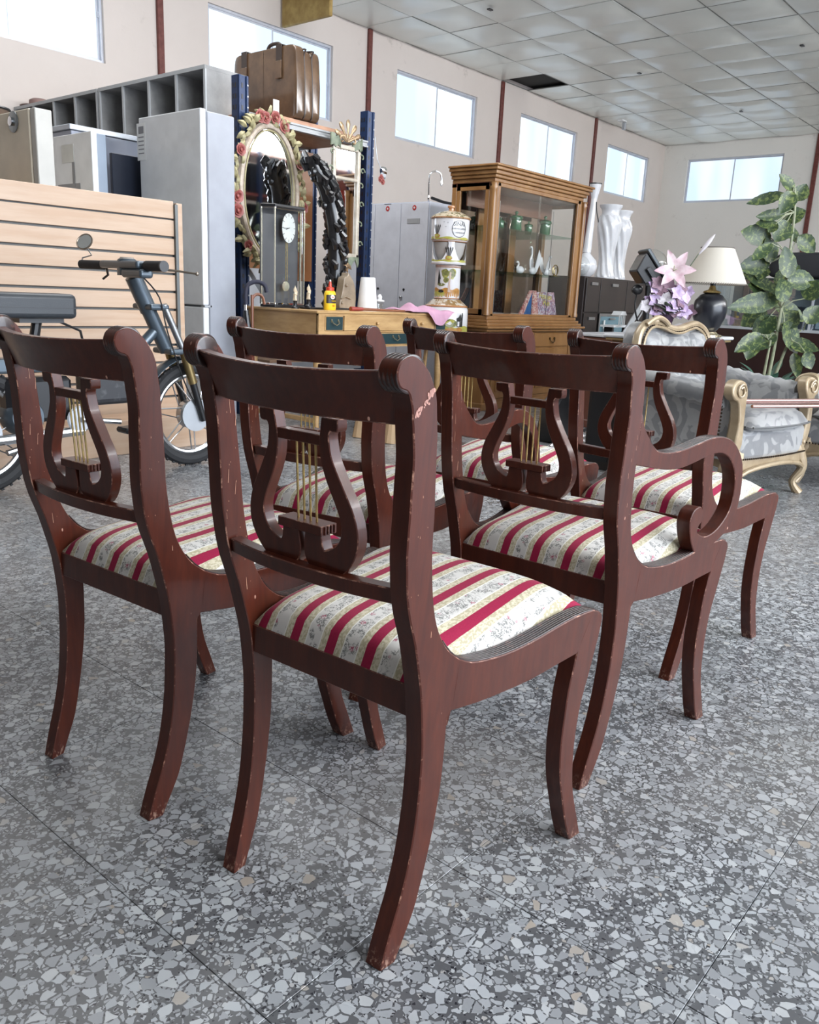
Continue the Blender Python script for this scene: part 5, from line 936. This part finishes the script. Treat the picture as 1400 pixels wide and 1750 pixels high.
SH=NT('cream_lampshade'); SH.set(Base_Color=(.52,.475,.41),Roughness=.8); SH=SH.mat
sh=t.p('shade',MB().lathe([(.205,.335),(.1,.56)],48,c) and MB().add(*[([ (c[0]+r*math.cos(2*PI*k/48),c[1]+r*math.sin(2*PI*k/48),c[2]+h) for r,h in ((.207,.33),(.102,.555),(.099,.555),(.203,.33)) for k in range(48)]),([(i*48+k,i*48+(k+1)%48,((i+1)%4)*48+(k+1)%48,((i+1)%4)*48+k) for i in range(4) for k in range(48)])]),SH,smooth=True,angle=60)
for r,h in ((.208,.332),(.103,.553)):
    m=MB()
    for k in range(0,90): a=2*PI*k/90; m.tube([(c[0]+r*math.cos(a),c[1]+r*math.sin(a),c[2]+h-.003),(c[0]+r*math.cos(a+.05),c[1]+r*math.sin(a+.05),c[2]+h+.004)],.0022,4)
    stuff(t.p('braid_trim',m,mat('grey_brown_braid',(.10,.08,.07),.6),sh))
# flowers
t=TH('flower_vase','pink lily and lilac artificial flowers in a vase, left of the table lamp','flowers',(5.02,2.20,.748)); c=(5.02,2.20,.748)
t.p('vase',MB().lathe([(.05,0),(.06,.02),(.055,.08),(.07,.13)],20,c),mat('dark_purple_vase',(.03,.012,.03),.3),smooth=True)
PK=mat('pink_petal',(.50,.30,.35),.5,col2=(.66,.55,.56),scale=14); LIL=mat('lilac_petal',(.36,.24,.42),.55,col2=(.62,.50,.66),scale=26); WHP=mat('pale_petal',(.50,.46,.48),.5); GRL=mat('dark_leaf',(.05,.07,.035),.5); MAU=mat('mauve_petal',(.22,.13,.17),.6)
def petal(L,w,curl,n=5): return MB().grid(3,n,lambda u,v:((u-.5)*w*math.sin(PI*(.08+.9*v))**.7,-curl*v*v*L+.25*w*abs(u-.5),v*L),thick=(0,.0015,0))
def flower(cen,n,L,w,curl,open_,mt,face=(-.75,-.62,.2),nm='flower'):
    f=Vector(face).normalized(); q=f.to_track_quat('Z','X').to_matrix().to_4x4()
    m=MB()
    for k in range(n):
        st=len(m.v); p=petal(L,w,curl); p.rot('X',open_); p.rot('Z',k*2*PI/n+random.uniform(-.15,.15)); m.add(p.v,p.f)
    m.v=[tuple(Vector(cen)+(q@Vector(v)).to_3d()) for v in m.v]; return t.p(nm,m,mt,smooth=True)
random.seed(9)
lc=Vector((5.00,2.16,1.135)); flower(lc,6,.115,.062,.55,R(46),PK,(-.8,-.6,.25),'lily'); t.p('stamen',MB().tube([tuple(lc),tuple(lc+Vector((-.05,-.04,.01)))],.003,5).tube([tuple(lc),tuple(lc+Vector((-.045,-.02,.03)))],.003,5),mat('pale_green',(.5,.52,.35),.5),smooth=True)
for k in range(60):
    a=random.uniform(0,6.28); rr=random.uniform(.02,.15); z=random.uniform(.87,1.06); sx,sy=.62,-.78
    off=rr*math.cos(a); cen=Vector((5.03+off*sx+random.uniform(-.03,.03)-.02,2.17+off*sy+random.uniform(-.03,.03),z))
    flower(cen,5,random.uniform(.036,.052),.042,.4,R(60),random.choice([LIL,LIL,LIL,WHP,MAU]),(-.75+random.uniform(-.5,.5),-.62+random.uniform(-.5,.5),random.uniform(-.1,.7)))
for k in range(12):
    a=k*.52; m=petal(.13,.05,.3); m.rot('X',R(50)+random.uniform(-.3,.3)).rot('Z',a).move(5.02+.05*math.cos(a),2.2+.05*math.sin(a),.87); t.p('leaf',m,GRL,smooth=True)
st_=crp([(5.03,2.19,.85),(5.08,2.14,1.08),(5.16,2.08,1.25)],4); t.p('stem',MB().tube(st_,.0035,6),GRL,smooth=True)
m=MB().lathe([(.001,0),(.006,.01),(.012,.05),(.014,.09),(.008,.13),(.001,.15)],12); m.rot('Y',R(35)).rot('Z',R(-50)).move(5.155,2.082,1.24); t.p('bud',m,WHP,smooth=True)
# ---------- gilt armchairs ----------
DM=NT('silver_damask'); v=DM.coord('Object'); n=DM.noise(v,7.5,1.5,.4,2.2); n2=DM.noise(v,30,3)
DM.set(Base_Color=DM.mix(DM.ramp(n,[(.47,0),(.50,1)]),DM.mix(n2,(.16,.16,.165),(.20,.20,.205)),DM.mix(n2,(.26,.255,.25),(.32,.315,.31))),Roughness=DM.ramp(n,[(.47,.35),(.5,.55)]),Sheen_Weight=.3).bump(n2,.15,.003); DM=DM.mat
GW=mat('champagne_gilt_wood',(.29,.21,.125),.38,.2,col2=(.40,.31,.20),scale=10,coat=.2); NAIL=mat('bronze_nail',(.07,.05,.035),.3,.8)
def nails(t,path,r=.006,step=.018,par=None):
    P=[Vector(p) for p in path]; m=MB(); d=0
    for a,b in zip(P,P[1:]):
        L=(b-a).length
        while d<L: m.ball(tuple(a.lerp(b,d/L)),r,6); d+=step
        d-=L
    return stuff(m.build('nail_trim',NAIL,par or t,smooth=True))
def armchair(lb,x,y,rz,grp):
    t=thing('upholstered_armchair',lb,'armchair',(x,y,0),rz,grp)     # local: front at -y, x across, origin front left
    Wd,Dp=.75,.72
    MB().box(.07,Wd-.07,.03,Dp-.05,.21,.37).build('seat_base',DM,t,bevel=.03,bseg=3,smooth=True)
    def cush(u,v,top=1):
        a=abs(2*u-1); b=abs(2*v-1); e=((1-a**5)*(1-b**5))**.5; xx=.105+u*(Wd-.21); fr=-.035*(1-(2*u-1)**2)*(1-v)
        return (xx,.0+v*.58+fr,.385+(.085*e if top else -.035*e))
    MB().grid(20,16,cush).add([cush(i/20,j/16,0) for j in range(17) for i in range(21)],[(j*21+i,(j+1)*21+i,(j+1)*21+i+1,j*21+i+1) for j in range(16) for i in range(20)]).build('seat_cushion',DM,t,smooth=True,angle=80)
    ring=[cush(u,v,1) for u,v in [(i/20,0) for i in range(21)]+[(1,j/16) for j in range(1,17)]+[(0,(16-j)/16) for j in range(0,16)]]
    MB().tube(ring,.005,6).build('piping',mat('grey_piping',(.10,.10,.10),.6),t,smooth=True)
    # back: gilt frame with a shaped crest, tufted inside
    def bo(u):   # outline of the back, u 0..1 from lower left over the crest to lower right
        P=[(.06,.30),(.045,.45),(.04,.60),(.05,.73),(.085,.80),(.15,.838),(.24,.836),(.31,.818),(.375,.808),(.44,.812),(.50,.826),(.58,.836),(.66,.80),(.70,.72),(.71,.60),(.705,.45),(.69,.30)]
        return P
    OUT=crp(bo(0),4); yb=lambda z:Dp-.10+(z-.3)*.16
    MB().prism(OUT,0,.075,'y',fn=lambda a,b,c:(a,b+yb(c)+.01,c)).build('back_shell',DM,t,smooth=True,angle=40)
    def tuft(u,v):
        x=.085+u*(.665-.085); zt=.785-.03*math.cos((u-.5)*2*PI)*.6; z=.36+v*(zt-.36)
        d=0
        for i,(a,b) in enumerate([(p,q) for q in (.2,.45,.7,.92) for p in ((.17,.5,.83) if q in(.2,.7) else (.33,.67))]): d+=math.exp(-(((u-a)/.07)**2+((v-b)/.07)**2))
        e=((1-abs(2*u-1)**6)*(1-abs(2*v-1)**6))**.5
        return (x,yb(z)-.055*e+.038*d,z)
    MB().grid(30,30,tuft).build('tufted_back',DM,t,smooth=True,angle=90)
    MB().tube([(a,yb(b)-.004,b) for a,b in OUT],.026,10,flat=.8).build('back_frame',GW,t,smooth=True); MB().tube([(a+(.375-a)*.09,yb(b)-.03,b-(.02 if b>.6 else 0)) for a,b in OUT],.007,6).build('back_bead',GW,t,smooth=True)
    MB().lathe([(.001,-.02),(.02,-.012),(.03,0),(.001,.01)],12,(.19,yb(.82)-.02,.850),'y').tube(crp([(.10,yb(.8)-.03,.83),(.14,yb(.8)-.035,.855),(.19,yb(.8)-.035,.868),(.24,yb(.8)-.035,.856),(.29,yb(.8)-.03,.832)],4),.013,8).build('crest_carving',GW,t,smooth=True)
    nails(t,[(a+(.375-a)*.055,yb(b)-.028,b-(.012 if b>.6 else 0)) for a,b in OUT],.0045,.016)
    for s in (0,1):
        X=(lambda q:q) if s==0 else (lambda q:Wd-q)
        side=MB().grid(6,8,lambda u,v:(X(.035+.02*math.sin(PI*v)),.10+u*(Dp-.16),.22+v*(.30+.05*u)),thick=((.05 if s==0 else -.05),0,0)); side.build('arm_panel',DM,t,smooth=True,angle=60)
        n=18; roll=MB().tube([(X(.035),.12+k*(Dp-.16)/n,.525+.06*(k/n)**1.5) for k in range(n+1)],[.052+.0035*math.cos(k*PI) for k in range(n+1)],14); roll.build('arm_roll',DM,t,smooth=True,angle=90)
        up=MB().prism(cr([(.03,.16),(.085,.16),(.10,.25),(.085,.33),(.075,.42),(.085,.50),(.10,.545),(.09,.59),(.05,.607),(.005,.60),(-.025,.575),(-.03,.54),(-.01,.515),(.02,.50),(.03,.42),(.025,.32),(.035,.24)],3),.06,.115,'y',fn=lambda a,b,c:(X(a),b-.05*math.sin((c-.16)*7)*.6,c))
        if s: up.f=[f[::-1] for f in up.f]
        up.build('arm_upright',GW,t,smooth=True,bevel=.008,bseg=2,angle=50)
        MB().tube([(X(.035+.037*math.cos(a*PI/12)*(1-a/60)),.055-.05*math.sin(2.7)*.6,.555+.037*math.sin(a*PI/12)*(1-a/60)) for a in range(34)],.005,6).build('arm_volute',GW,t,smooth=True)
        MB().tube([(X(.055),.055,.25),(X(.05),.045,.35),(X(.05),.04,.47)],.008,6).ball((X(.055),.045,.27),.014,8).build('arm_carving',GW,t,smooth=True)
        nails(t,[(X(.004 if z>.5 else .018),.125,z) for z in (.24,.30,.38,.46,.53,.58)],.006,.017)
        for yy,f in ((.06,1),(Dp-.06,-1)):
            MB().tube(crp([(X(.10),yy+f*.02,.25),(X(.07),yy-f*.01,.19),(X(.055),yy-f*.03,.13),(X(.085),yy-f*.005,.06),(X(.06),yy-f*.035,.0)],4),[.05,.05,.048,.045,.04,.036,.032,.028,.024,.022,.020,.018,.018,.019,.021,.024,.026],10).build('leg',GW,t,smooth=True)
        MB().grid(2,10,lambda u,v:(X(.075-.01*u),.08+v*(Dp-.16),.215-.05*u-.025*math.sin(PI*v)*0+.03*math.sin(PI*v)*u),thick=((.02 if s==0 else -.02),0,0)).build('side_rail',GW,t,smooth=True)
        nails(t,[(X(.062),.08+k*.06,.222) for k in range(10)],.005,.017)
    MB().grid(16,2,lambda u,v:(.08+u*(Wd-.16),.028-.02*math.sin(PI*u),.225-v*(.075-.045*math.sin(PI*u)**.6)),thick=(0,.025,0)).build('apron',GW,t,smooth=True,bevel=0)
    MB().tube([(.08+k*(Wd-.16)/12,.018-.02*math.sin(PI*k/12),.15+.042*math.sin(PI*k/12)**.6) for k in range(13)],.012,8).build('apron_moulding',GW,t,smooth=True)
    nails(t,[(.08+k*(Wd-.16)/14,.012-.02*math.sin(PI*k/14),.232) for k in range(15)],.005,.016)
    return t
ac=armchair('carved gilt armchair in silver damask, its tufted back and both arms visible',3.95,1.285,R(-12),'gilt damask armchairs')
c2=copy_tree(ac,(4.90,1.33,0),R(-90),'carved gilt armchair facing left, mostly cut off by the right edge of the picture','gilt damask armchairs')
COP=mat('copper_tube',(.42,.25,.22),.25,.85)
for k,(dy,dz,lb) in enumerate(((0,.02,'upper copper tube laid across the gilt armchair seats'),(-.05,.0,'lower copper tube laid across the gilt armchair seats'),(.05,.004,'rear copper tube laid across the gilt armchair seats'))):
    tag(MB().tube([(4.06+dy*.4,1.33+dy,.488+dz),(5.0+dy*.4,.80+dy,.488+dz)],.009,10).build('copper_tube',COP,smooth=True),lb,'tube','copper tubes')
# ---------- glass-fronted sideboard ----------
t=TH('sideboard','low dark wood sideboard with a long glass display case behind the plant','sideboard',(8.3,1.6,0)); DW=mat('dark_mahogany',(.022,.010,.009),.3)
t.p('base',MB().box(8.0,8.6,.2,3.05,0,.755),DW,bevel=.006); t.p('panel_line',MB().box(7.994,8.0,.3,2.95,.33,.338),mat('red_brown_line',(.10,.04,.03),.4))
t.p('case_floor',MB().box(8.0,8.6,.2,3.05,.755,.78),mat('pale_trim',(.45,.48,.5),.3,.4)); t.p('case_back',MB().box(8.50,8.52,.22,3.03,.78,1.20),mat('blue_grey_panel',(.09,.13,.18),.3))
t.p('case_glass',MB().box(8.005,8.012,.22,3.03,.78,1.20),glass('display_glass',(.75,.82,.86),.02,1.1)); t.p('case_top',MB().box(8.0,8.6,.2,3.05,1.20,1.215),mat('glass_top_edge',(.02,.03,.03),.15)); t.p('white_panel',MB().box(8.40,8.42,1.90,2.6,.98,1.195),mat('pale_wall_reflection',(.60,.60,.58),.5))  # white panel stands in for the pale wall reflected in the glass
t.p('case_post',MB().box(8.0,8.015,2.14,2.16,.78,1.2).box(8.0,8.015,3.03,3.05,.78,1.2),GREYM); t.p('white_panel',MB().box(8.2,8.22,1.98,2.15,.79,1.15),mat('paper_white',(.8,.8,.8),.6))
for k in range(3): t.p('display_stand',MB().tube(crp([(8.15+.03*k,2.75-.02*k,.785),(8.15+.03*k,2.68-.02*k,.90-.02*k),(8.15+.03*k,2.45,.90-.02*k),(8.15+.03*k,2.40,.785)],5),.006,6),GL,smooth=True)
t=TH('folded_bag','limp black bag lying on top of the sideboard behind the plant','bag',(8.3,2.25,1.215)); t.p('body',bag(8.08,8.50,1.55,2.62,1.217,1.45),mat('black_cloth',(.012,.012,.015),.8),smooth=True); t.p('handle',MB().tube(crp([(8.2,2.2,1.40),(8.2,2.15,1.47),(8.2,2.0,1.49),(8.2,1.9,1.44),(8.2,1.85,1.39)],4),.018,8),BLK,smooth=True)
# ---------- artificial plant ----------
LFM=NT('variegated_leaf'); v=LFM.coord('Object'); n=LFM.noise(v,34,4,.7,.6); gm=LFM.node('ShaderNodeNewGeometry').outputs['Backfacing']
LFM.set(Base_Color=LFM.mix(LFM.math('MULTIPLY',LFM.ramp(n,[(.50,0),(.60,1)]),.8),(.025,.048,.018),(.17,.21,.06)),Roughness=.42); LFM=LFM.mat; LFB=mat('leaf_underside',(.085,.12,.07),.5); STM=mat('plant_stem',(.20,.23,.14),.6,col2=(.30,.30,.2),scale=30); LF2=mat('bluish_leaf',(.05,.13,.09),.45,col2=(.10,.20,.14),scale=20)
t=TH('artificial_plant','tall artificial plant with variegated yellow-green leaves standing behind the gilt armchairs','plant',(6.55,2.0,0)); px,py=6.55,2.0
t.p('pot',MB().lathe([(.001,0),(.12,0),(.16,.30),(.17,.31),(.15,.31),(.14,.28),(.001,.28)],24,(px,py,0)),BLK,smooth=True,angle=50)
def leaf(L,w,droop,teeth=True):
    def f(u,v):
        ww=w*math.sin(PI*min(1,.03+.97*v**.85))**.75*(1+(.06*math.sin(v*46) if teeth else 0)); x=(u-.5)*ww
        return (x,-.0-droop*v*v*L+.22*abs(x),v*L*(1-.12*droop*v))
    m=MB().grid(4,12,f); k=len(m.v); 
    m.add([(v[0],v[1]+.0015,v[2]) for v in m.v],[f[::-1] for f in m.f],1); return m
lp=[leaf(.24,.125,.5),leaf(.20,.11,.9),leaf(.26,.115,.2)]; lo3=[None]*3
def addleaf(p,az,el,q,sc,mt=None):
    if lo3[q] is None: lo3[q]=lp[q].build('leaf',[LFM,LFB],t.o,smooth=True,angle=80); o=lo3[q]
    else: o=copy_part(lo3[q],t.o)
    o.location=(p[0]-px,p[1]-py,p[2]); o.rotation_euler=(R(90-el),0,R(az)); o.scale=(sc,sc,sc); return o
random.seed(21)
RV=Vector((.646,-.762,0)); AV=Vector((.762,.646,0))
def W_(r,z,a=0): return (px+RV.x*r+AV.x*a,py+RV.y*r+AV.y*a,z)
def pr_(u,v): return ((u-1322-.2*(640-v))*.00431,.42+(640-v)*.00433)
stems=[[(-.05,.28),(-.04,.50),(-.03,.72)],[(.0,.28),(.02,.60),(.03,.95),(.03,1.30),(.02,1.62),(-.01,1.80)],[(.04,.28),(.10,.55),(.15,.72),(.22,.80)]]
for k,s_ in enumerate(stems):
    P=crp([W_(a,b,(k-1)*.04) for a,b in s_],6); t.p('stem',MB().tube(P,[.014-.007*i/len(P) for i in range(len(P))],8),STM,smooth=True)
LF_=[((1374,331),(1350,308),.10),((1373,333),(1309,351),.09),((1368,335),(1340,371),.12),((1358,367),(1304,376),.08),((1352,373),(1329,371),.09),((1340,385),(1310,384),.08),((1341,381),(1331,398),.08),((1340,405),(1283,398),.15),((1366,376),(1372,345),.15),((1369,375),(1406,358),.14),((1369,377),(1395,414),.10),((1366,378),(1340,412),.16),((1330,415),(1287,445),.09),((1340,443),(1330,405),.14),((1338,443),(1281,456),.15),((1336,446),(1320,472),.13),((1357,468),(1354,418),.14),((1352,490),(1293,462),.12),((1358,485),(1398,445),.17),((1360,472),(1408,470),.15),((1345,500),(1300,480),.15),((1345,503),(1252,521),.15),((1350,500),(1378,484),.14),((1352,508),(1404,537),.15),((1335,522),(1290,550),.17),((1336,530),(1308,572),.15),((1362,546),(1325,538),.14),((1358,548),(1384,520),.15),((1356,540),(1380,592),.17),((1308,562),(1251,592),.12),((1310,563),(1285,606),.14),((1312,560),(1328,530),.12),((1365,573),(1408,584),.13),((1380,592),(1374,633),.10),((1384,588),(1394,616),.11),((1352,505),(1336,470),.14),((1342,560),(1300,590),.12),((1385,345),(1404,318),.12),((1388,400),(1412,425),.13),((1390,500),(1412,470),.15),((1385,540),(1410,510),.14)]
for k,(b_,e_,w) in enumerate(LF_):
    a1=random.uniform(-.12,.12); B=Vector(W_(*pr_(*b_),a1)); E_=Vector(W_(*pr_(*e_),a1+random.uniform(-.10,.04))); d=E_-B; L=d.length
    f=Vector((-.75,-.6,.35+random.uniform(-.3,.5))); zx=d.normalized(); yv=(f-zx*f.dot(zx)).normalized()*-1; xv=yv.cross(zx)
    m=MB(); dr=random.uniform(.05,.25); fold=random.uniform(.15,.35)
    def lf(u,v,L=L,w=w,dr=dr,fold=fold):
        ww=w*math.sin(PI*min(1,.04+.96*v**.85))**.8*(1+.05*math.sin(v*44)); return ((u-.5)*ww,-fold*abs(u-.5)*ww+dr*L*v*(1-v),v*L)
    m.grid(4,12,lf); m.add([(q[0],q[1]+.0015,q[2]) for q in m.v],[q[::-1] for q in m.f],1)
    m.v=[tuple(B+xv*q[0]+yv*q[1]+zx*q[2]) for q in m.v]; t.p('leaf',m,[LFM,LFB],smooth=True,angle=80)
    hub=min(([W_(a,b) for s_ in stems for a,b in s_]),key=lambda q:(Vector(q)-B).length); t.p('petiole',MB().tube([hub,tuple((Vector(hub)+B)/2+Vector((0,0,.02))),tuple(B)],.004,5),STM,smooth=True)
l2=None
for k in range(26):
    if l2 is None: l2=MB().grid(3,6,lambda u,v:((u-.5)*.075*math.sin(PI*(.05+.93*v)),-.3*v*v*.18,v*.18),thick=(0,.0015,0)).build('ground_leaf',LF2,t.o,smooth=True); o=l2
    else: o=copy_part(l2,t.o)
    a=random.uniform(0,360); o.location=(.09*math.cos(R(a)),.09*math.sin(R(a)),.30+random.uniform(0,.16)); o.rotation_euler=(R(random.uniform(20,75)),0,R(a-90+180)); s_=random.uniform(.7,1.1); o.scale=(s_,s_,s_)
# ---------- floor clutter behind the chairs ----------
t=TH('black_case','black instrument case standing on the floor behind the far chairs','case',(5.0,2.75,0)); t.p('body',MB().prism(cr([(4.85,0.0),(5.25,0.0),(5.23,.25),(5.12,.34),(5.20,.45),(5.10,.56),(4.98,.56),(4.90,.45),(4.97,.34),(4.87,.25)],3),2.80,2.92,'y'),BLK,bevel=.012,bseg=2,smooth=True); t.p('handle',MB().tube(crp([(5.05,2.80,.16),(5.05,2.76,.18),(5.05,2.76,.26),(5.05,2.80,.28)],4),.008,6),BLK,smooth=True)
FO=mat('crumpled_foil',(.55,.56,.58),.25,.9)
def foil(u,v): return (4.60+u*.42,2.36+v*.34,.012+.05*abs(math.sin(u*9+v*4)*math.cos(v*11+u*3))+.05*u*v)
tag(MB().grid(26,24,foil,thick=(0,0,.002)).build('foil_sheet',FO),'crumpled silver plastic sheet on the floor behind the far chairs','plastic sheet')
t=TH('speaker_box','dark wooden box behind the left arm of the gilt armchair','box',(4.45,2.3,0)); t.p('body',MB().box(4.30,4.66,2.10,2.27,0,.60),mat('very_dark_wood',(.02,.014,.012),.4),bevel=.004); t.p('front_cloth',MB().box(4.295,4.30,2.12,2.25,.05,.55),BLK)
t=TH('claw_stool','low wooden stool with fluted claw feet in front of the desk','stool',(4.15,3.62,0))
t.p('seat',MB().box(3.92,4.40,3.44,3.78,.20,.24),PINE,bevel=.006)
for x in (3.96,4.34):
    for y in (3.47,3.74): t.p('foot',MB().tube([(x,y,.2),(x,y,.10),(x-.01,y,0)],[.03,.035,.045],10),mat('pale_carved_foot',(.45,.30,.17),.5),smooth=True)
# small fittings on the ceiling
for x,y,lb in ((14.72,7.62,'small white detector hanging from the ceiling near the far window'),):
    t=TH('smoke_detector',lb,'detector',(x,y,HW-.02)); t.p('bracket',MB().box(x-.16,x+.02,y-.05,y+.05,HW-.06,HW-.035),mat('paper_white',(.8,.8,.8),.6),bevel=.004); t.p('head',MB().box(x-.01,x+.05,y-.03,y+.03,HW-.18,HW-.06),GREYM,bevel=.006)
for x,y,w_ in ((8.58,6.26,'nearest the camera, top centre of the picture'),(11.70,3.75,'near the top right corner of the picture'),(11.9,6.0,'to the right of the missing panel'),(14.9,5.6,'farthest away, above the back window')): tag(MB().box(-.035,.035,-.02,.02,0,.012).build('ceiling_vent',BLK,loc=(x,y,HW-.045)),'tiny dark vent slot in the ceiling '+w_,'vent','ceiling vent slots')
# unseen shelving added by the right-hand wall so the mirrors reflect something dark
t=TH('mirror_dark_shelving','dark shelving added out of view at the right-hand wall to darken the mirrors','shelving',(12,-3.6,0)); SHV=mat('dark_red_beam',(.25,.05,.04),.5)
for x in (8.4,10.8,13.2,15.5): 
    for y in (-4.0,-3.3): t.p('post',MB().box(x,x+.08,y,y+.08,0,3.4),BLUE)
for z in (.5,1.2,1.9,2.6,3.3): t.p('shelf',MB().box(8.4,15.6,-4.0,-3.25,z,z+.05),SHV)
random.seed(2)
for k in range(64): x=8.5+(k%16)*.44; z=(.55,1.25,1.95,2.65)[k//16]; t.p('box',MB().box(x,x+random.uniform(.28,.42),-3.95,-3.35,z,z+random.uniform(.3,.6)),random.choice([BLK,WEN,DARK,DARK,EB,REDP,mat('cardboard',(.22,.14,.08),.8)]))
